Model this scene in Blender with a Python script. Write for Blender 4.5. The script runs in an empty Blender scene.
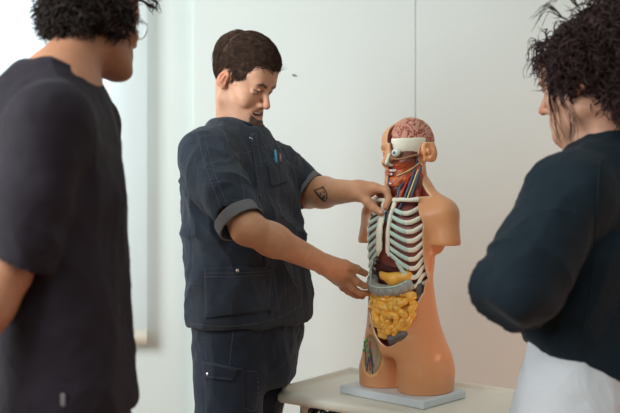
import bpy, math, random
import numpy as np
from mathutils import Vector, Matrix
from mathutils.bvhtree import BVHTree

S = bpy.context.scene
COL = S.collection
PI = math.pi
F = 861.1            # focal length in pixels of a 620 px wide frame (50 mm on 36 mm)
CH = 1.26            # camera height

# ------------------------------------------------------------------ camera
cam = bpy.data.cameras.new('camera'); co = bpy.data.objects.new('camera', cam); COL.objects.link(co)
co.location = (0, 0, CH); co.rotation_euler = (PI/2, 0, 0)
cam.lens = 50; cam.sensor_width = 36
cam.dof.use_dof = True; cam.dof.focus_distance = 2.2; cam.dof.aperture_fstop = 2.4
cam.clip_start = 0.05
S.camera = co

# ------------------------------------------------------------------ world, lights, exposure
w = bpy.data.worlds.new('world'); S.world = w; w.use_nodes = True
bg = w.node_tree.nodes['Background']; bg.inputs[1].default_value = 0.36
_tc = w.node_tree.nodes.new('ShaderNodeTexCoord'); _sp = w.node_tree.nodes.new('ShaderNodeSeparateXYZ'); _rp = w.node_tree.nodes.new('ShaderNodeValToRGB'); _mr = w.node_tree.nodes.new('ShaderNodeMapRange')
_mr.inputs['From Min'].default_value = -1.0
w.node_tree.links.new(_tc.outputs['Generated'], _sp.inputs[0]); w.node_tree.links.new(_sp.outputs['Z'], _mr.inputs[0]); w.node_tree.links.new(_mr.outputs[0], _rp.inputs[0]); w.node_tree.links.new(_rp.outputs[0], bg.inputs[0])
_rp.color_ramp.elements[0].position = 0.42; _rp.color_ramp.elements[0].color = (0.20, 0.11, 0.07, 1)     # wooden floor of the rest of the room
_rp.color_ramp.elements[1].position = 0.62; _rp.color_ramp.elements[1].color = (0.84, 1.0, 0.98, 1)       # pale overcast daylight

def area(name, loc, aim, sx, sy, power, col):
    l = bpy.data.lights.new(name, 'AREA'); l.shape = 'RECTANGLE'; l.size = sx; l.size_y = sy
    l.energy = power; l.color = col
    o = bpy.data.objects.new(name, l); COL.objects.link(o); o.location = loc
    o.rotation_euler = (Vector(aim)-Vector(loc)).to_track_quat('-Z', 'Y').to_euler()
    return o
area('side_window_daylight', (-1.95, 0.7, 2.0), (0.5, 2.1, 1.40), 1.5, 1.5, 66, (0.88, 0.97, 0.98))
area('back_window_daylight', (-1.15, 3.35, 1.7), (-0.5, 2.0, 1.2), 1.0, 1.6, 10, (0.82, 0.94, 1.0))
area('overhead_fill_light', (-0.3, 0.3, 2.65), (0.3, 2.5, 0.9), 1.2, 1.2, 9, (1.0, 0.96, 0.90))  # added front fill from above, no actual fixture in the room
area('added_warm_tint_light', (2.0, 1.7, 0.35), (0.9, 3.0, 0.5), 0.5, 0.5, 10, (1.0, 0.56, 0.40))  # added low light that warms the lower right wall, no actual lamp
S.view_settings.view_transform = 'Standard'; S.view_settings.look = 'None'
S.view_settings.gamma = 1; S.view_settings.exposure = 0.40; S.view_settings.use_curve_mapping = False

# ------------------------------------------------------------------ helpers
def at(px, py, Y):
    return np.array([(px-310.0)/F*Y, Y, CH-(py-206.5)/F*Y])

def V3(*a): return np.array(a, dtype=float)
def unit(v):
    v = np.asarray(v, float); return v/np.linalg.norm(v)

def smin(a, b, k):
    if k <= 0: return np.minimum(a, b)
    h = np.maximum(k-np.abs(a-b), 0)/k
    return np.minimum(a, b)-h*h*k*0.25
def smax(a, b, k): return -smin(-a, -b, k)

# primitives: dict(f=function(X,Y,Z), lo, hi, k, op)
def cap(a, b, ra, rb=None, k=0.02, op='u'):
    a = np.asarray(a, float); b = np.asarray(b, float); rb = ra if rb is None else rb
    ab = b-a; L = max(float(ab@ab), 1e-12)
    def f(X, Y, Z):
        t = np.clip(((X-a[0])*ab[0]+(Y-a[1])*ab[1]+(Z-a[2])*ab[2])/L, 0, 1)
        return np.sqrt((X-a[0]-t*ab[0])**2+(Y-a[1]-t*ab[1])**2+(Z-a[2]-t*ab[2])**2)-(ra+(rb-ra)*t)
    r = max(ra, rb)
    return dict(f=f, lo=np.minimum(a, b)-r, hi=np.maximum(a, b)+r, k=k, op=op)

def ell(c, r, R=None, k=0.02, op='u'):
    c = np.asarray(c, float); r = np.asarray(r, float)
    R = np.eye(3) if R is None else np.asarray(R, float)      # columns = local axes
    def f(X, Y, Z):
        x = X-c[0]; y = Y-c[1]; z = Z-c[2]
        u = (x*R[0, 0]+y*R[1, 0]+z*R[2, 0]); v = (x*R[0, 1]+y*R[1, 1]+z*R[2, 1]); q = (x*R[0, 2]+y*R[1, 2]+z*R[2, 2])
        k0 = np.sqrt((u/r[0])**2+(v/r[1])**2+(q/r[2])**2)
        k1 = np.sqrt((u/r[0]**2)**2+(v/r[1]**2)**2+(q/r[2]**2)**2)+1e-9
        return k0*(k0-1)/k1
    e = np.sqrt(((R*r)**2).sum(1))
    return dict(f=f, lo=c-e, hi=c+e, k=k, op=op)

def loft(keys, yaw=0.0, k=0.02, op='u', sm=0.02, rnd=0.02):
    """keys: (z, cx, cy, rx, ry) sorted by z; ellipse axes turned by yaw"""
    K = np.array(sorted(keys), float)
    zz = np.linspace(K[0, 0], K[-1, 0], 200); dz = zz[1]-zz[0]
    n = max(1, int(sm/dz)); ker = np.hanning(2*n+3); ker /= ker.sum()
    T = []
    for i in range(1, 5):
        v = np.interp(zz, K[:, 0], K[:, i]); v = np.pad(v, n+1, mode='edge'); T.append(np.convolve(v, ker, 'valid'))
    c, s = math.cos(yaw), math.sin(yaw)
    z0, z1 = K[0, 0], K[-1, 0]
    def f(X, Y, Z):
        cx, cy, rx, ry = [np.interp(Z, zz, t) for t in T]
        x = X-cx; y = Y-cy; u = x*c+y*s; v = -x*s+y*c
        k0 = np.sqrt((u/rx)**2+(v/ry)**2); k1 = np.sqrt((u/rx**2)**2+(v/ry**2)**2)+1e-6
        d = k0*(k0-1)/k1
        return smax(d, np.maximum(Z-z1, z0-Z)+0*X, rnd)
    m = np.maximum(K[:, 3], K[:, 4])
    lo = np.array([(K[:, 1]-m).min(), (K[:, 2]-m).min(), z0]); hi = np.array([(K[:, 1]+m).max(), (K[:, 2]+m).max(), z1])
    return dict(f=f, lo=lo, hi=hi, k=k, op=op)

def boxp(c, h, R=None, r=0.004, k=0.01, op='u'):
    c = np.asarray(c, float); h = np.asarray(h, float)-r; R = np.eye(3) if R is None else np.asarray(R, float)
    def f(X, Y, Z):
        x = X-c[0]; y = Y-c[1]; z = Z-c[2]
        q = [np.abs(x*R[0, i]+y*R[1, i]+z*R[2, i])-h[i] for i in range(3)]
        o = np.sqrt(sum(np.maximum(t, 0)**2 for t in q))
        return o+np.minimum(np.maximum(np.maximum(q[0], q[1]), q[2]), 0)-r
    e = np.abs(R)@(h+r)
    return dict(f=f, lo=c-e, hi=c+e, k=k, op=op)

def half(p, n, k=0.004, op='i'):
    """keeps the side opposite to n"""
    p = np.asarray(p, float); n = unit(n)
    def f(X, Y, Z): return (X-p[0])*n[0]+(Y-p[1])*n[1]+(Z-p[2])*n[2]
    return dict(f=f, lo=np.full(3, -9.), hi=np.full(3, 9.), k=k, op=op)

def fn(f, lo, hi, k=0.004, op='u'):
    return dict(f=f, lo=np.asarray(lo, float), hi=np.asarray(hi, float), k=k, op=op)

def grp(prims, k=0.004, op='u'):
    us = [p for p in prims if p['op'] == 'u']
    lo = np.min([p['lo'] for p in us], 0); hi = np.max([p['hi'] for p in us], 0)
    return dict(prims=prims, lo=lo, hi=hi, k=k, op=op)

def ev(prims, xs, ys, zs):
    D = np.full((len(xs), len(ys), len(zs)), 1.0, np.float32)
    for p in prims:
        m = p['k']+0.012
        if p['op'] == 'i': i0, i1, j0, j1, k0, k1 = 0, len(xs), 0, len(ys), 0, len(zs)
        else:
            i0, i1 = np.searchsorted(xs, [p['lo'][0]-m, p['hi'][0]+m]); j0, j1 = np.searchsorted(ys, [p['lo'][1]-m, p['hi'][1]+m])
            k0, k1 = np.searchsorted(zs, [p['lo'][2]-m, p['hi'][2]+m])
        if i1 <= i0 or j1 <= j0 or k1 <= k0: continue
        if 'prims' in p: d = ev(p['prims'], xs[i0:i1], ys[j0:j1], zs[k0:k1])
        else: d = p['f'](xs[i0:i1, None, None], ys[None, j0:j1, None], zs[None, None, k0:k1])
        A = D[i0:i1, j0:j1, k0:k1]
        if p['op'] == 'u': r = smin(A, d, p['k'])
        elif p['op'] == 's': r = smax(A, -d, p['k'])
        else: r = smax(A, d, p['k'])
        D[i0:i1, j0:j1, k0:k1] = r
    return D

def evp(prims, P):
    """sdf at single points"""
    D = np.full(len(P), 1.0); X, Y, Z = P[:, 0], P[:, 1], P[:, 2]
    for p in prims:
        d = evp(p['prims'], P) if 'prims' in p else p['f'](X, Y, Z)
        D = smin(D, d, p['k']) if p['op'] == 'u' else smax(D, -d, p['k']) if p['op'] == 's' else smax(D, d, p['k'])
    return D

def snet(prims, h, lo=None, hi=None):
    us = [p for p in prims if p['op'] == 'u']
    l = np.min([p['lo'] for p in us], 0)-4*h-0.01; u = np.max([p['hi'] for p in us], 0)+4*h+0.01
    if lo is not None: l = np.maximum(l, lo)
    if hi is not None: u = np.minimum(u, hi)
    g = [np.arange(l[i], u[i]+h, h) for i in range(3)]
    D = ev(prims, *g)
    s = D < 0
    c = np.zeros(tuple(n-1 for n in D.shape), np.int8)
    for o in [(a, b, e) for a in (0, 1) for b in (0, 1) for e in (0, 1)]:
        c += s[o[0]:s.shape[0]-1+o[0], o[1]:s.shape[1]-1+o[1], o[2]:s.shape[2]-1+o[2]]
    mix = (c > 0) & (c < 8)
    idx = np.argwhere(mix); n = len(idx)
    acc = np.zeros((n, 3)); cnt = np.zeros(n)
    corners = [(a, b, e) for a in (0, 1) for b in (0, 1) for e in (0, 1)]
    vals = {o: D[idx[:, 0]+o[0], idx[:, 1]+o[1], idx[:, 2]+o[2]].astype(float) for o in corners}
    for o in corners:
        for ax in range(3):
            if o[ax]: continue
            q = list(o); q[ax] = 1; q = tuple(q)
            a, b = vals[o], vals[q]; cr = (a < 0) != (b < 0)
            t = np.where(cr, a/np.where(cr, a-b, 1), 0)
            pos = np.repeat(np.array(o, float)[None], n, 0); pos[:, ax] = t
            acc += pos*cr[:, None]; cnt += cr
    V = idx+acc/np.maximum(cnt, 1)[:, None]
    V = np.stack([g[i][0]+V[:, i]*h for i in range(3)], 1)
    vid = np.full(mix.shape, -1, np.int64); vid[tuple(idx.T)] = np.arange(n)
    Fs = []
    for ax in range(3):
        sl0 = [slice(None)]*3; sl1 = [slice(None)]*3; sl0[ax] = slice(0, -1); sl1[ax] = slice(1, None)
        a = s[tuple(sl0)]; b = s[tuple(sl1)]
        e = np.argwhere(a != b); b1, b2 = [(1, 2), (2, 0), (0, 1)][ax]
        e = e[(e[:, b1] > 0) & (e[:, b2] > 0) & (e[:, b1] < mix.shape[b1]) & (e[:, b2] < mix.shape[b2])]
        if not len(e): continue
        ins = a[tuple(e.T)]
        def cell(d1, d2):
            q = e.copy(); q[:, b1] += d1; q[:, b2] += d2; return vid[tuple(q.T)]
        Q = np.stack([cell(-1, -1), cell(0, -1), cell(0, 0), cell(-1, 0)], 1)
        Q[~ins] = Q[~ins][:, ::-1]
        Fs.append(Q)
    Q = np.concatenate(Fs)
    Q = Q[(Q >= 0).all(1)]
    return V, Q

def vnorm(V, Q):
    fnm = np.cross(V[Q[:, 2]]-V[Q[:, 0]], V[Q[:, 3]]-V[Q[:, 1]])
    N = np.zeros_like(V)
    for i in range(4): np.add.at(N, Q[:, i], fnm)
    return N/(np.linalg.norm(N, axis=1)[:, None]+1e-12)

def noise3(P, scale, seed=0):
    """smooth value noise in -1..1"""
    q = P*scale+seed*17.31; i = np.floor(q).astype(np.int64); f = q-i; f = f*f*(3-2*f)
    def hsh(a, b, c):
        n = (a*374761393+b*668265263+c*2147483647+seed*1013904223) & 0xffffffff
        n = ((n ^ (n >> 13))*1274126177) & 0xffffffff
        return ((n ^ (n >> 16)) & 0xffff)/32767.5-1
    r = 0
    for dx in (0, 1):
        for dy in (0, 1):
            for dz in (0, 1):
                wgt = (f[:, 0] if dx else 1-f[:, 0])*(f[:, 1] if dy else 1-f[:, 1])*(f[:, 2] if dz else 1-f[:, 2])
                r = r+wgt*hsh(i[:, 0]+dx, i[:, 1]+dy, i[:, 2]+dz)
    return r

def folds(P, axis, across=22, along=5, seed=0, sharp=1.4):
    """ridged cloth folds running along an axis"""
    a = unit(axis); t = P@a; Q = P-np.outer(t, a)
    wv = P+0.02*np.stack([noise3(P, 9, seed+5), noise3(P, 9, seed+6), noise3(P, 9, seed+7)], 1)
    t = wv@a; Q = (wv-np.outer(t, a))*across+np.outer(t, a)*along
    n = noise3(Q, 1.0, seed)
    return 1-2*np.abs(n)**(1/sharp)

def sst(a, b, x):
    t = np.clip((x-a)/(b-a), 0, 1); return t*t*(3-2*t)

def mk(name, V, Q, m, root=None, parent=None, col=None, local=False, smooth=True):
    me = bpy.data.meshes.new(name)
    V = np.asarray(V, float); Q = np.asarray(Q)
    if root is not None and not local: V = V-np.array(root.location)
    k = Q.shape[1]
    me.vertices.add(len(V)); me.vertices.foreach_set('co', V.astype(np.float32).ravel())
    me.loops.add(Q.size); me.loops.foreach_set('vertex_index', Q.astype(np.int32).ravel())
    me.polygons.add(len(Q)); me.polygons.foreach_set('loop_start', np.arange(0, Q.size, k, dtype=np.int32))
    me.polygons.foreach_set('use_smooth', np.full(len(Q), smooth))
    me.update(calc_edges=True); me.validate()
    if col is not None:
        at_ = me.color_attributes.new('Col', 'FLOAT_COLOR', 'POINT')
        c = np.ones((len(V), 4), np.float32); c[:, :3] = col; at_.data.foreach_set('color', c.ravel())
    me.materials.append(m)
    o = bpy.data.objects.new(name, me); COL.objects.link(o)
    pr = parent if parent is not None else root
    if pr is not None and pr.name.split('.')[0] == 'body' and name not in ('fingernail', 'tattoo', 'eyeball', 'teeth'): pr = root
    if pr is not None and pr.parent is not None and pr.parent.parent is not None: pr = pr.parent
    if pr is not None: o.parent = pr
    return o

def cat(*VQ):
    Vs, Qs, n = [], [], 0
    for V, Q in VQ: Vs.append(V); Qs.append(Q+n); n += len(V)
    return np.concatenate(Vs), np.concatenate(Qs)

def empty(name, loc, rz=0.0, label=None, category=None, group=None):
    o = bpy.data.objects.new(name, None); COL.objects.link(o); o.location = loc; o.rotation_euler = (0, 0, rz)
    o.empty_display_size = 0.1
    if label: tag(o, label, category, group)
    return o
def tag(o, label, category, group=None):
    o['label'] = label; o['category'] = category
    if group: o['group'] = group

def crm(pts, n):
    """Catmull-Rom through points, n samples"""
    P = np.asarray(pts, float)
    if len(P) == 2: return P[0]+(P[1]-P[0])*np.linspace(0, 1, n)[:, None]
    P = np.vstack([2*P[0]-P[1], P, 2*P[-1]-P[-2]]); m = len(P)-3
    out = []
    for t in np.linspace(0, m-1e-9, n):
        i = int(t); u = t-i; a, b, c, d = P[i:i+4]
        out.append(0.5*((2*b)+(-a+c)*u+(2*a-5*b+4*c-d)*u*u+(-a+3*b-3*c+d)*u**3))
    return np.array(out)

def tubes(paths, radii, sides=6, flat=None, flatn=None, closed=True):
    """paths (n,m,3), radii (n,m) or (m,) ; flat=factor squashing along flatn"""
    P = np.asarray(paths, float)
    if P.ndim == 2: P = P[None]
    n, m, _ = P.shape
    R = np.broadcast_to(np.asarray(radii, float), (n, m))
    T = np.gradient(P, axis=1); T /= np.linalg.norm(T, axis=2, keepdims=True)+1e-12
    if flatn is not None: up = np.broadcast_to(np.asarray(flatn, float), P.shape)
    else:
        up = np.broadcast_to(V3(0.13, 0.31, 0.94), P.shape).copy()
        bad = np.abs((T*up).sum(2)).max(1) > 0.97; up[bad] = V3(0.9, 0.3, 0.1)
    A = np.cross(T, up); A /= np.linalg.norm(A, axis=2, keepdims=True)+1e-12
    B = np.cross(T, A)
    fl = 1.0 if flat is None else flat
    an = np.arange(sides)*2*PI/sides
    V = P[:, :, None]+R[:, :, None, None]*(A[:, :, None]*np.cos(an)[:, None]+fl*B[:, :, None]*np.sin(an)[:, None])
    V = V.reshape(-1, 3)
    i = np.arange(n)[:, None, None]; j = np.arange(m-1)[None, :, None]; s = np.arange(sides)[None, None]; s2 = (s+1) % sides
    b = (i*m+j)*sides; c = (i*m+j+1)*sides
    Q = np.stack([b+s, b+s2, c+s2, c+s], -1).reshape(-1, 4)
    if closed:   # cap ends with quads collapsing on a centre point
        cs = np.concatenate([P[:, 0], P[:, -1]]); base = len(V); V = np.concatenate([V, cs])
        for e in range(2):
            ci = base+e*n+np.arange(n)[:, None]; rb = (np.arange(n)[:, None]*m+(m-1)*e)*sides
            ss = np.arange(0, sides, 2)[None]
            q = np.stack([ci+0*ss, rb+ss, rb+(ss+1) % sides, rb+(ss+2) % sides], -1).reshape(-1, 4)
            Q = np.concatenate([Q, q if e else q[:, ::-1]])
    return V, Q

def rotz(a): c, s = math.cos(a), math.sin(a); return np.array([[c, -s, 0], [s, c, 0], [0, 0, 1]])
def frame(fwd, roll=0.0):
    """head frame: columns x (its left), y (back), z (up) for a facing direction"""
    y = -unit(fwd); x = unit(np.cross(y, V3(0, 0, 1))); z = np.cross(x, y)
    # x must be the figure's left: facing -y(world) the left is +x
    R = np.stack([x, y, z], 1)
    c, s = math.cos(roll), math.sin(roll)
    return R@np.array([[c, 0, s], [0, 1, 0], [-s, 0, c]])

# ------------------------------------------------------------------ materials
def mat(name, base=(0.8, 0.8, 0.8), rough=0.6, attr=False, bump=0, bscale=200, var=0.0, vscale=6, sss=0, spec=0.5, metal=0, sheen=0,
        weave=0, mottle=0, mscale=40, coat=0, crease=0, cscale=14, stretch=(1, 1, 1)):
    m = bpy.data.materials.new(name); m.use_nodes = True; nt = m.node_tree; N = nt.nodes; L = nt.links
    b = N['Principled BSDF']; b.inputs['Roughness'].default_value = rough; b.inputs['Metallic'].default_value = metal
    b.inputs['Specular IOR Level'].default_value = spec; b.inputs['Coat Weight'].default_value = coat
    if sheen: b.inputs['Sheen Weight'].default_value = sheen
    if sss:
        b.inputs['Subsurface Weight'].default_value = sss; b.inputs['Subsurface Scale'].default_value = 0.006
        b.inputs['Subsurface Radius'].default_value = (1, 0.35, 0.2)
    tc = N.new('ShaderNodeTexCoord'); mp = N.new('ShaderNodeMapping'); mp.inputs['Scale'].default_value = stretch
    L.new(tc.outputs['Object'], mp.inputs[0]); co_ = mp.outputs[0]
    if attr:
        a = N.new('ShaderNodeVertexColor'); a.layer_name = 'Col'; src = a.outputs[0]
    else:
        rgb = N.new('ShaderNodeRGB'); rgb.outputs[0].default_value = (*base, 1); src = rgb.outputs[0]
    for amt, sc in ((var, vscale), (mottle, mscale)):
        if amt:
            n = N.new('ShaderNodeTexNoise'); n.inputs['Scale'].default_value = sc; n.inputs['Detail'].default_value = 4; L.new(co_, n.inputs['Vector'])
            mr = N.new('ShaderNodeMapRange'); mr.inputs['From Min'].default_value = 0.3; mr.inputs['From Max'].default_value = 0.7
            mr.inputs['To Min'].default_value = 1-amt; mr.inputs['To Max'].default_value = 1+amt; L.new(n.outputs[0], mr.inputs[0])
            mx = N.new('ShaderNodeVectorMath'); mx.operation = 'MULTIPLY'; L.new(src, mx.inputs[0]); L.new(mr.outputs[0], mx.inputs[1]); src = mx.outputs[0]
    L.new(src, b.inputs['Base Color'])
    h = None
    def addh(sock, s):
        nonlocal h
        mu = N.new('ShaderNodeMath'); mu.operation = 'MULTIPLY'; mu.inputs[1].default_value = s; L.new(sock, mu.inputs[0])
        if h is None: h = mu.outputs[0]
        else:
            ad = N.new('ShaderNodeMath'); ad.operation = 'ADD'; L.new(h, ad.inputs[0]); L.new(mu.outputs[0], ad.inputs[1]); h = ad.outputs[0]
    if bump:
        n = N.new('ShaderNodeTexNoise'); n.inputs['Scale'].default_value = bscale; n.inputs['Detail'].default_value = 3; L.new(co_, n.inputs['Vector']); addh(n.outputs[0], bump)
    if crease:
        n = N.new('ShaderNodeTexNoise'); n.inputs['Scale'].default_value = cscale; n.inputs['Detail'].default_value = 5; n.inputs['Distortion'].default_value = 1.2
        L.new(co_, n.inputs['Vector']); addh(n.outputs[0], crease)
    if weave:
        for d in ('X', 'Z'):
            wv = N.new('ShaderNodeTexWave'); wv.bands_direction = d; wv.inputs['Scale'].default_value = 260; L.new(co_, wv.inputs['Vector']); addh(wv.outputs[0], weave)
    if h is not None:
        bp = N.new('ShaderNodeBump'); bp.inputs['Strength'].default_value = 1; bp.inputs['Distance'].default_value = 0.002
        L.new(h, bp.inputs['Height']); L.new(bp.outputs[0], b.inputs['Normal'])
    return m

M = dict(
    wall=mat('painted_wall', (0.66, 0.705, 0.68), 0.75, var=0.015, vscale=3, bump=0.12, bscale=350, spec=0.3),
    panel=mat('wall_panel_paint', (0.705, 0.745, 0.72), 0.6, var=0.012, vscale=2.5, bump=0.1, bscale=300, spec=0.35),
    floor=mat('warm_wood_floor', (0.40, 0.20, 0.10), 0.45, var=0.25, vscale=5, stretch=(1, 12, 1)),
    white=mat('white_enamel', (0.8, 0.8, 0.78), 0.4),
    skin=mat('skin', attr=True, rough=0.52, sss=0.12, bump=0.25, bscale=350, mottle=0.06, mscale=60, spec=0.4),
    hair=mat('dark_hair', (0.022, 0.013, 0.011), 0.55, var=0.35, vscale=60, spec=0.2),
    hair2=mat('black_brown_curls', (0.028, 0.012, 0.012), 0.5, var=0.35, vscale=60, spec=0.22),
    navy=mat('navy_work_cotton', (0.027, 0.035, 0.052), 0.82, spec=0.18, bump=0.5, bscale=500, crease=4.0, cscale=20, mottle=0.22, mscale=14, sheen=0.12, weave=0.2),
    trouser=mat('navy_trouser_cotton', (0.017, 0.022, 0.036), 0.85, spec=0.15, bump=0.5, bscale=500, crease=3.0, cscale=16, mottle=0.12, mscale=12, sheen=0.15),
    cuff=mat('grey_cuff_cotton', (0.15, 0.14, 0.145), 0.9, bump=0.5, bscale=500, crease=1.5, cscale=40),
    stitch=mat('pale_stitching', (0.16, 0.15, 0.17), 0.9),
    plum=mat('dark_plum_cotton', (0.017, 0.012, 0.018), 0.75, spec=0.15, bump=0.4, bscale=450, crease=2.2, cscale=9, sheen=0.05),
    teal=mat('dark_teal_navy_jersey', (0.007, 0.014, 0.021), 0.8, spec=0.15, bump=0.4, bscale=450, crease=3.0, cscale=10, sheen=0.04),
    pale=mat('pale_grey_cotton', (0.56, 0.56, 0.59), 0.85, bump=0.4, bscale=450, crease=4.5, cscale=9),
    shoe=mat('white_leather', (0.6, 0.6, 0.6), 0.5),
    sole=mat('rubber_sole', (0.2, 0.2, 0.2), 0.8),
    steel=mat('polished_steel', (0.7, 0.7, 0.72), 0.25, metal=1),
    gold=mat('gold', (0.8, 0.6, 0.3), 0.3, metal=1),
    ink=mat('tattoo_ink', (0.02, 0.02, 0.025), 0.6),
    cream=mat('cream_trolley_plastic', (0.84, 0.78, 0.67), 0.42, bump=0.15, bscale=150, var=0.03),
    black=mat('black_rubber', (0.012, 0.012, 0.014), 0.5),
    mskin=mat('tan_model_vinyl', attr=True, rough=0.36, sss=0.05, spec=0.45, mottle=0.03, mscale=9, bump=0.05, bscale=120),
    bone=mat('cream_bone_plastic', (0.88, 0.83, 0.68), 0.35, mottle=0.05),
    mint=mat('mint_cartilage_plastic', (0.56, 0.72, 0.63), 0.35, mottle=0.05),
    brain=mat('brain_plastic', attr=True, rough=0.35),
    yellow=mat('yellow_bowel_plastic', (0.92, 0.46, 0.07), 0.26, mottle=0.12, mscale=70, coat=0.3),
    lung=mat('dark_red_lung_plastic', (0.24, 0.065, 0.05), 0.35, mottle=0.25, mscale=60),
    liver=mat('dark_liver_plastic', (0.075, 0.022, 0.022), 0.22, mottle=0.2, mscale=50),
    grey=mat('grey_colon_plastic', (0.36, 0.35, 0.31), 0.35, mottle=0.15, mscale=90),
    dgrey=mat('dark_grey_colon_plastic', (0.12, 0.10, 0.09), 0.4, mottle=0.2, mscale=90),
    red=mat('red_muscle_plastic', attr=True, rough=0.35),
    artery=mat('red_artery_plastic', (0.5, 0.03, 0.02), 0.3),
    vein=mat('slate_blue_vein_plastic', (0.07, 0.10, 0.16), 0.3),
    slab=mat('white_base_board', (0.68, 0.71, 0.74), 0.4, bump=0.05),
    green=mat('green_node_plastic', (0.08, 0.33, 0.10), 0.4),
    maroon=mat('maroon_nerve_plastic', (0.25, 0.03, 0.04), 0.4),
    nerve=mat('pale_yellow_nerve_plastic', (0.75, 0.62, 0.3), 0.4),
    eye=mat('eye_gloss', attr=True, rough=0.12, coat=0.5),
    teeth=mat('teeth', (0.8, 0.77, 0.7), 0.25),
    pen_blue=mat('blue_pen_plastic', (0.03, 0.22, 0.36), 0.35),
    glass=mat('clear_lens', (1, 1, 1), 0.02, spec=0.5),
    red_pen=mat('dark_red_pen_plastic', (0.2, 0.05, 0.05), 0.4),
)
g = M['glass'].node_tree.nodes['Principled BSDF']; g.inputs['Transmission Weight'].default_value = 1; g.inputs['IOR'].default_value = 1.05
# sheer curtain: half translucent
cm = bpy.data.materials.new('sheer_white_curtain'); cm.use_nodes = True; nt = cm.node_tree; nt.nodes.clear()
o_ = nt.nodes.new('ShaderNodeOutputMaterial'); d_ = nt.nodes.new('ShaderNodeBsdfDiffuse'); t_ = nt.nodes.new('ShaderNodeBsdfTranslucent'); x_ = nt.nodes.new('ShaderNodeMixShader')
tr_ = nt.nodes.new('ShaderNodeBsdfTransparent'); x2 = nt.nodes.new('ShaderNodeMixShader')
d_.inputs[0].default_value = (0.85, 0.88, 0.88, 1); t_.inputs[0].default_value = (0.85, 0.9, 0.92, 1); x_.inputs[0].default_value = 0.55; x2.inputs[0].default_value = 0.2
nt.links.new(d_.outputs[0], x_.inputs[1]); nt.links.new(t_.outputs[0], x_.inputs[2]); nt.links.new(x_.outputs[0], x2.inputs[1]); nt.links.new(tr_.outputs[0], x2.inputs[2]); nt.links.new(x2.outputs[0], o_.inputs[0])
M['curtain'] = cm
# leafy/hazy outdoors needs nothing: the world is the overcast sky

def bx(lo, hi):
    x0, y0, z0 = lo; x1, y1, z1 = hi
    V = np.array([[x0, y0, z0], [x1, y0, z0], [x1, y1, z0], [x0, y1, z0], [x0, y0, z1], [x1, y0, z1], [x1, y1, z1], [x0, y1, z1]], float)
    Q = np.array([[0, 3, 2, 1], [4, 5, 6, 7], [0, 1, 5, 4], [1, 2, 6, 5], [2, 3, 7, 6], [3, 0, 4, 7]])
    return V, Q
def struct(name, VQ, m, parent=None):
    o = mk(name, VQ[0], VQ[1], m, smooth=False, parent=parent)
    if parent is None: o['kind'] = 'structure'
    return o
def bevel(o, wd, seg=2):
    b = o.modifiers.new('bevel', 'BEVEL'); b.width = wd; b.segments = seg; b.limit_method = 'ANGLE'
    return o

# ------------------------------------------------------------------ the room
WY = 3.0
struct('floor', bx((-2.2, -0.6, -0.05), (2.6, WY+0.1, 0)), M['floor'])
wx0, wx1, wz0, wz1 = -1.75, -0.66, 0.86, 2.3       # back window opening
struct('wall_back', cat(bx((wx1, WY, 0), (2.6, WY+0.12, 2.75)), bx((-2.2, WY, 0), (wx0, WY+0.12, 2.75)),
                        bx((wx0, WY, 0), (wx1, WY+0.12, wz0)), bx((wx0, WY, wz1), (wx1, WY+0.12, 2.75))), M['wall'])
sx = -2.1
struct('wall_left', cat(bx((sx-0.1, -0.6, 0), (sx, 0.0, 2.75)), bx((sx-0.1, 1.8, 0), (sx, WY, 2.75)), bx((sx-0.1, 0.0, 0), (sx, 1.8, 0.9)),
                        bx((sx-0.1, 0.0, 2.55), (sx, 1.8, 2.75))), M['wall'])
w1 = struct('window_1', cat(bx((wx0, WY+0.05, wz0), (wx0+0.05, WY+0.09, wz1)), bx((wx1-0.05, WY+0.05, wz0), (wx1, WY+0.09, wz1)), bx((wx0+0.05, WY+0.05, wz0), (wx1-0.05, WY+0.09, wz0+0.05)),
                 bx((wx0+0.05, WY+0.05, wz1-0.05), (wx1-0.05, WY+0.09, wz1)), bx((-1.22, WY+0.05, wz0+0.05), (-1.17, WY+0.09, wz1-0.05))), M['white'])
struct('window_pane', bx((wx0+0.05, WY+0.066, wz0+0.05), (wx1-0.05, WY+0.072, wz1-0.05)), M['glass'], w1)
w2 = struct('window_2', cat(bx((sx-0.08, 0.0, 0.9), (sx-0.04, 0.05, 2.55)), bx((sx-0.08, 1.75, 0.9), (sx-0.04, 1.8, 2.55)), bx((sx-0.08, 0.05, 0.9), (sx-0.04, 1.75, 0.95)),
                 bx((sx-0.08, 0.05, 2.5), (sx-0.04, 1.75, 2.55)), bx((sx-0.08, 0.88, 0.95), (sx-0.04, 0.93, 2.5))), M['white'])
# raised white wall panels with a fine joint
xa = (195-310)/F*WY; xb = (414.5-310)/F*WY
bevel(struct('trim_1', bx((xa, WY-0.03, 0.0), (xb-0.0009, WY, 2.75)), M['panel']), 0.0012)
bevel(struct('trim_2', bx((xb+0.0009, WY-0.03, 0.0), (2.55, WY, 2.75)), M['panel']), 0.0012)
struct('baseboard_back', bx((-2.1, WY-0.015, 0), (xa-0.004, WY, 0.08)), M['white'])
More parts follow.
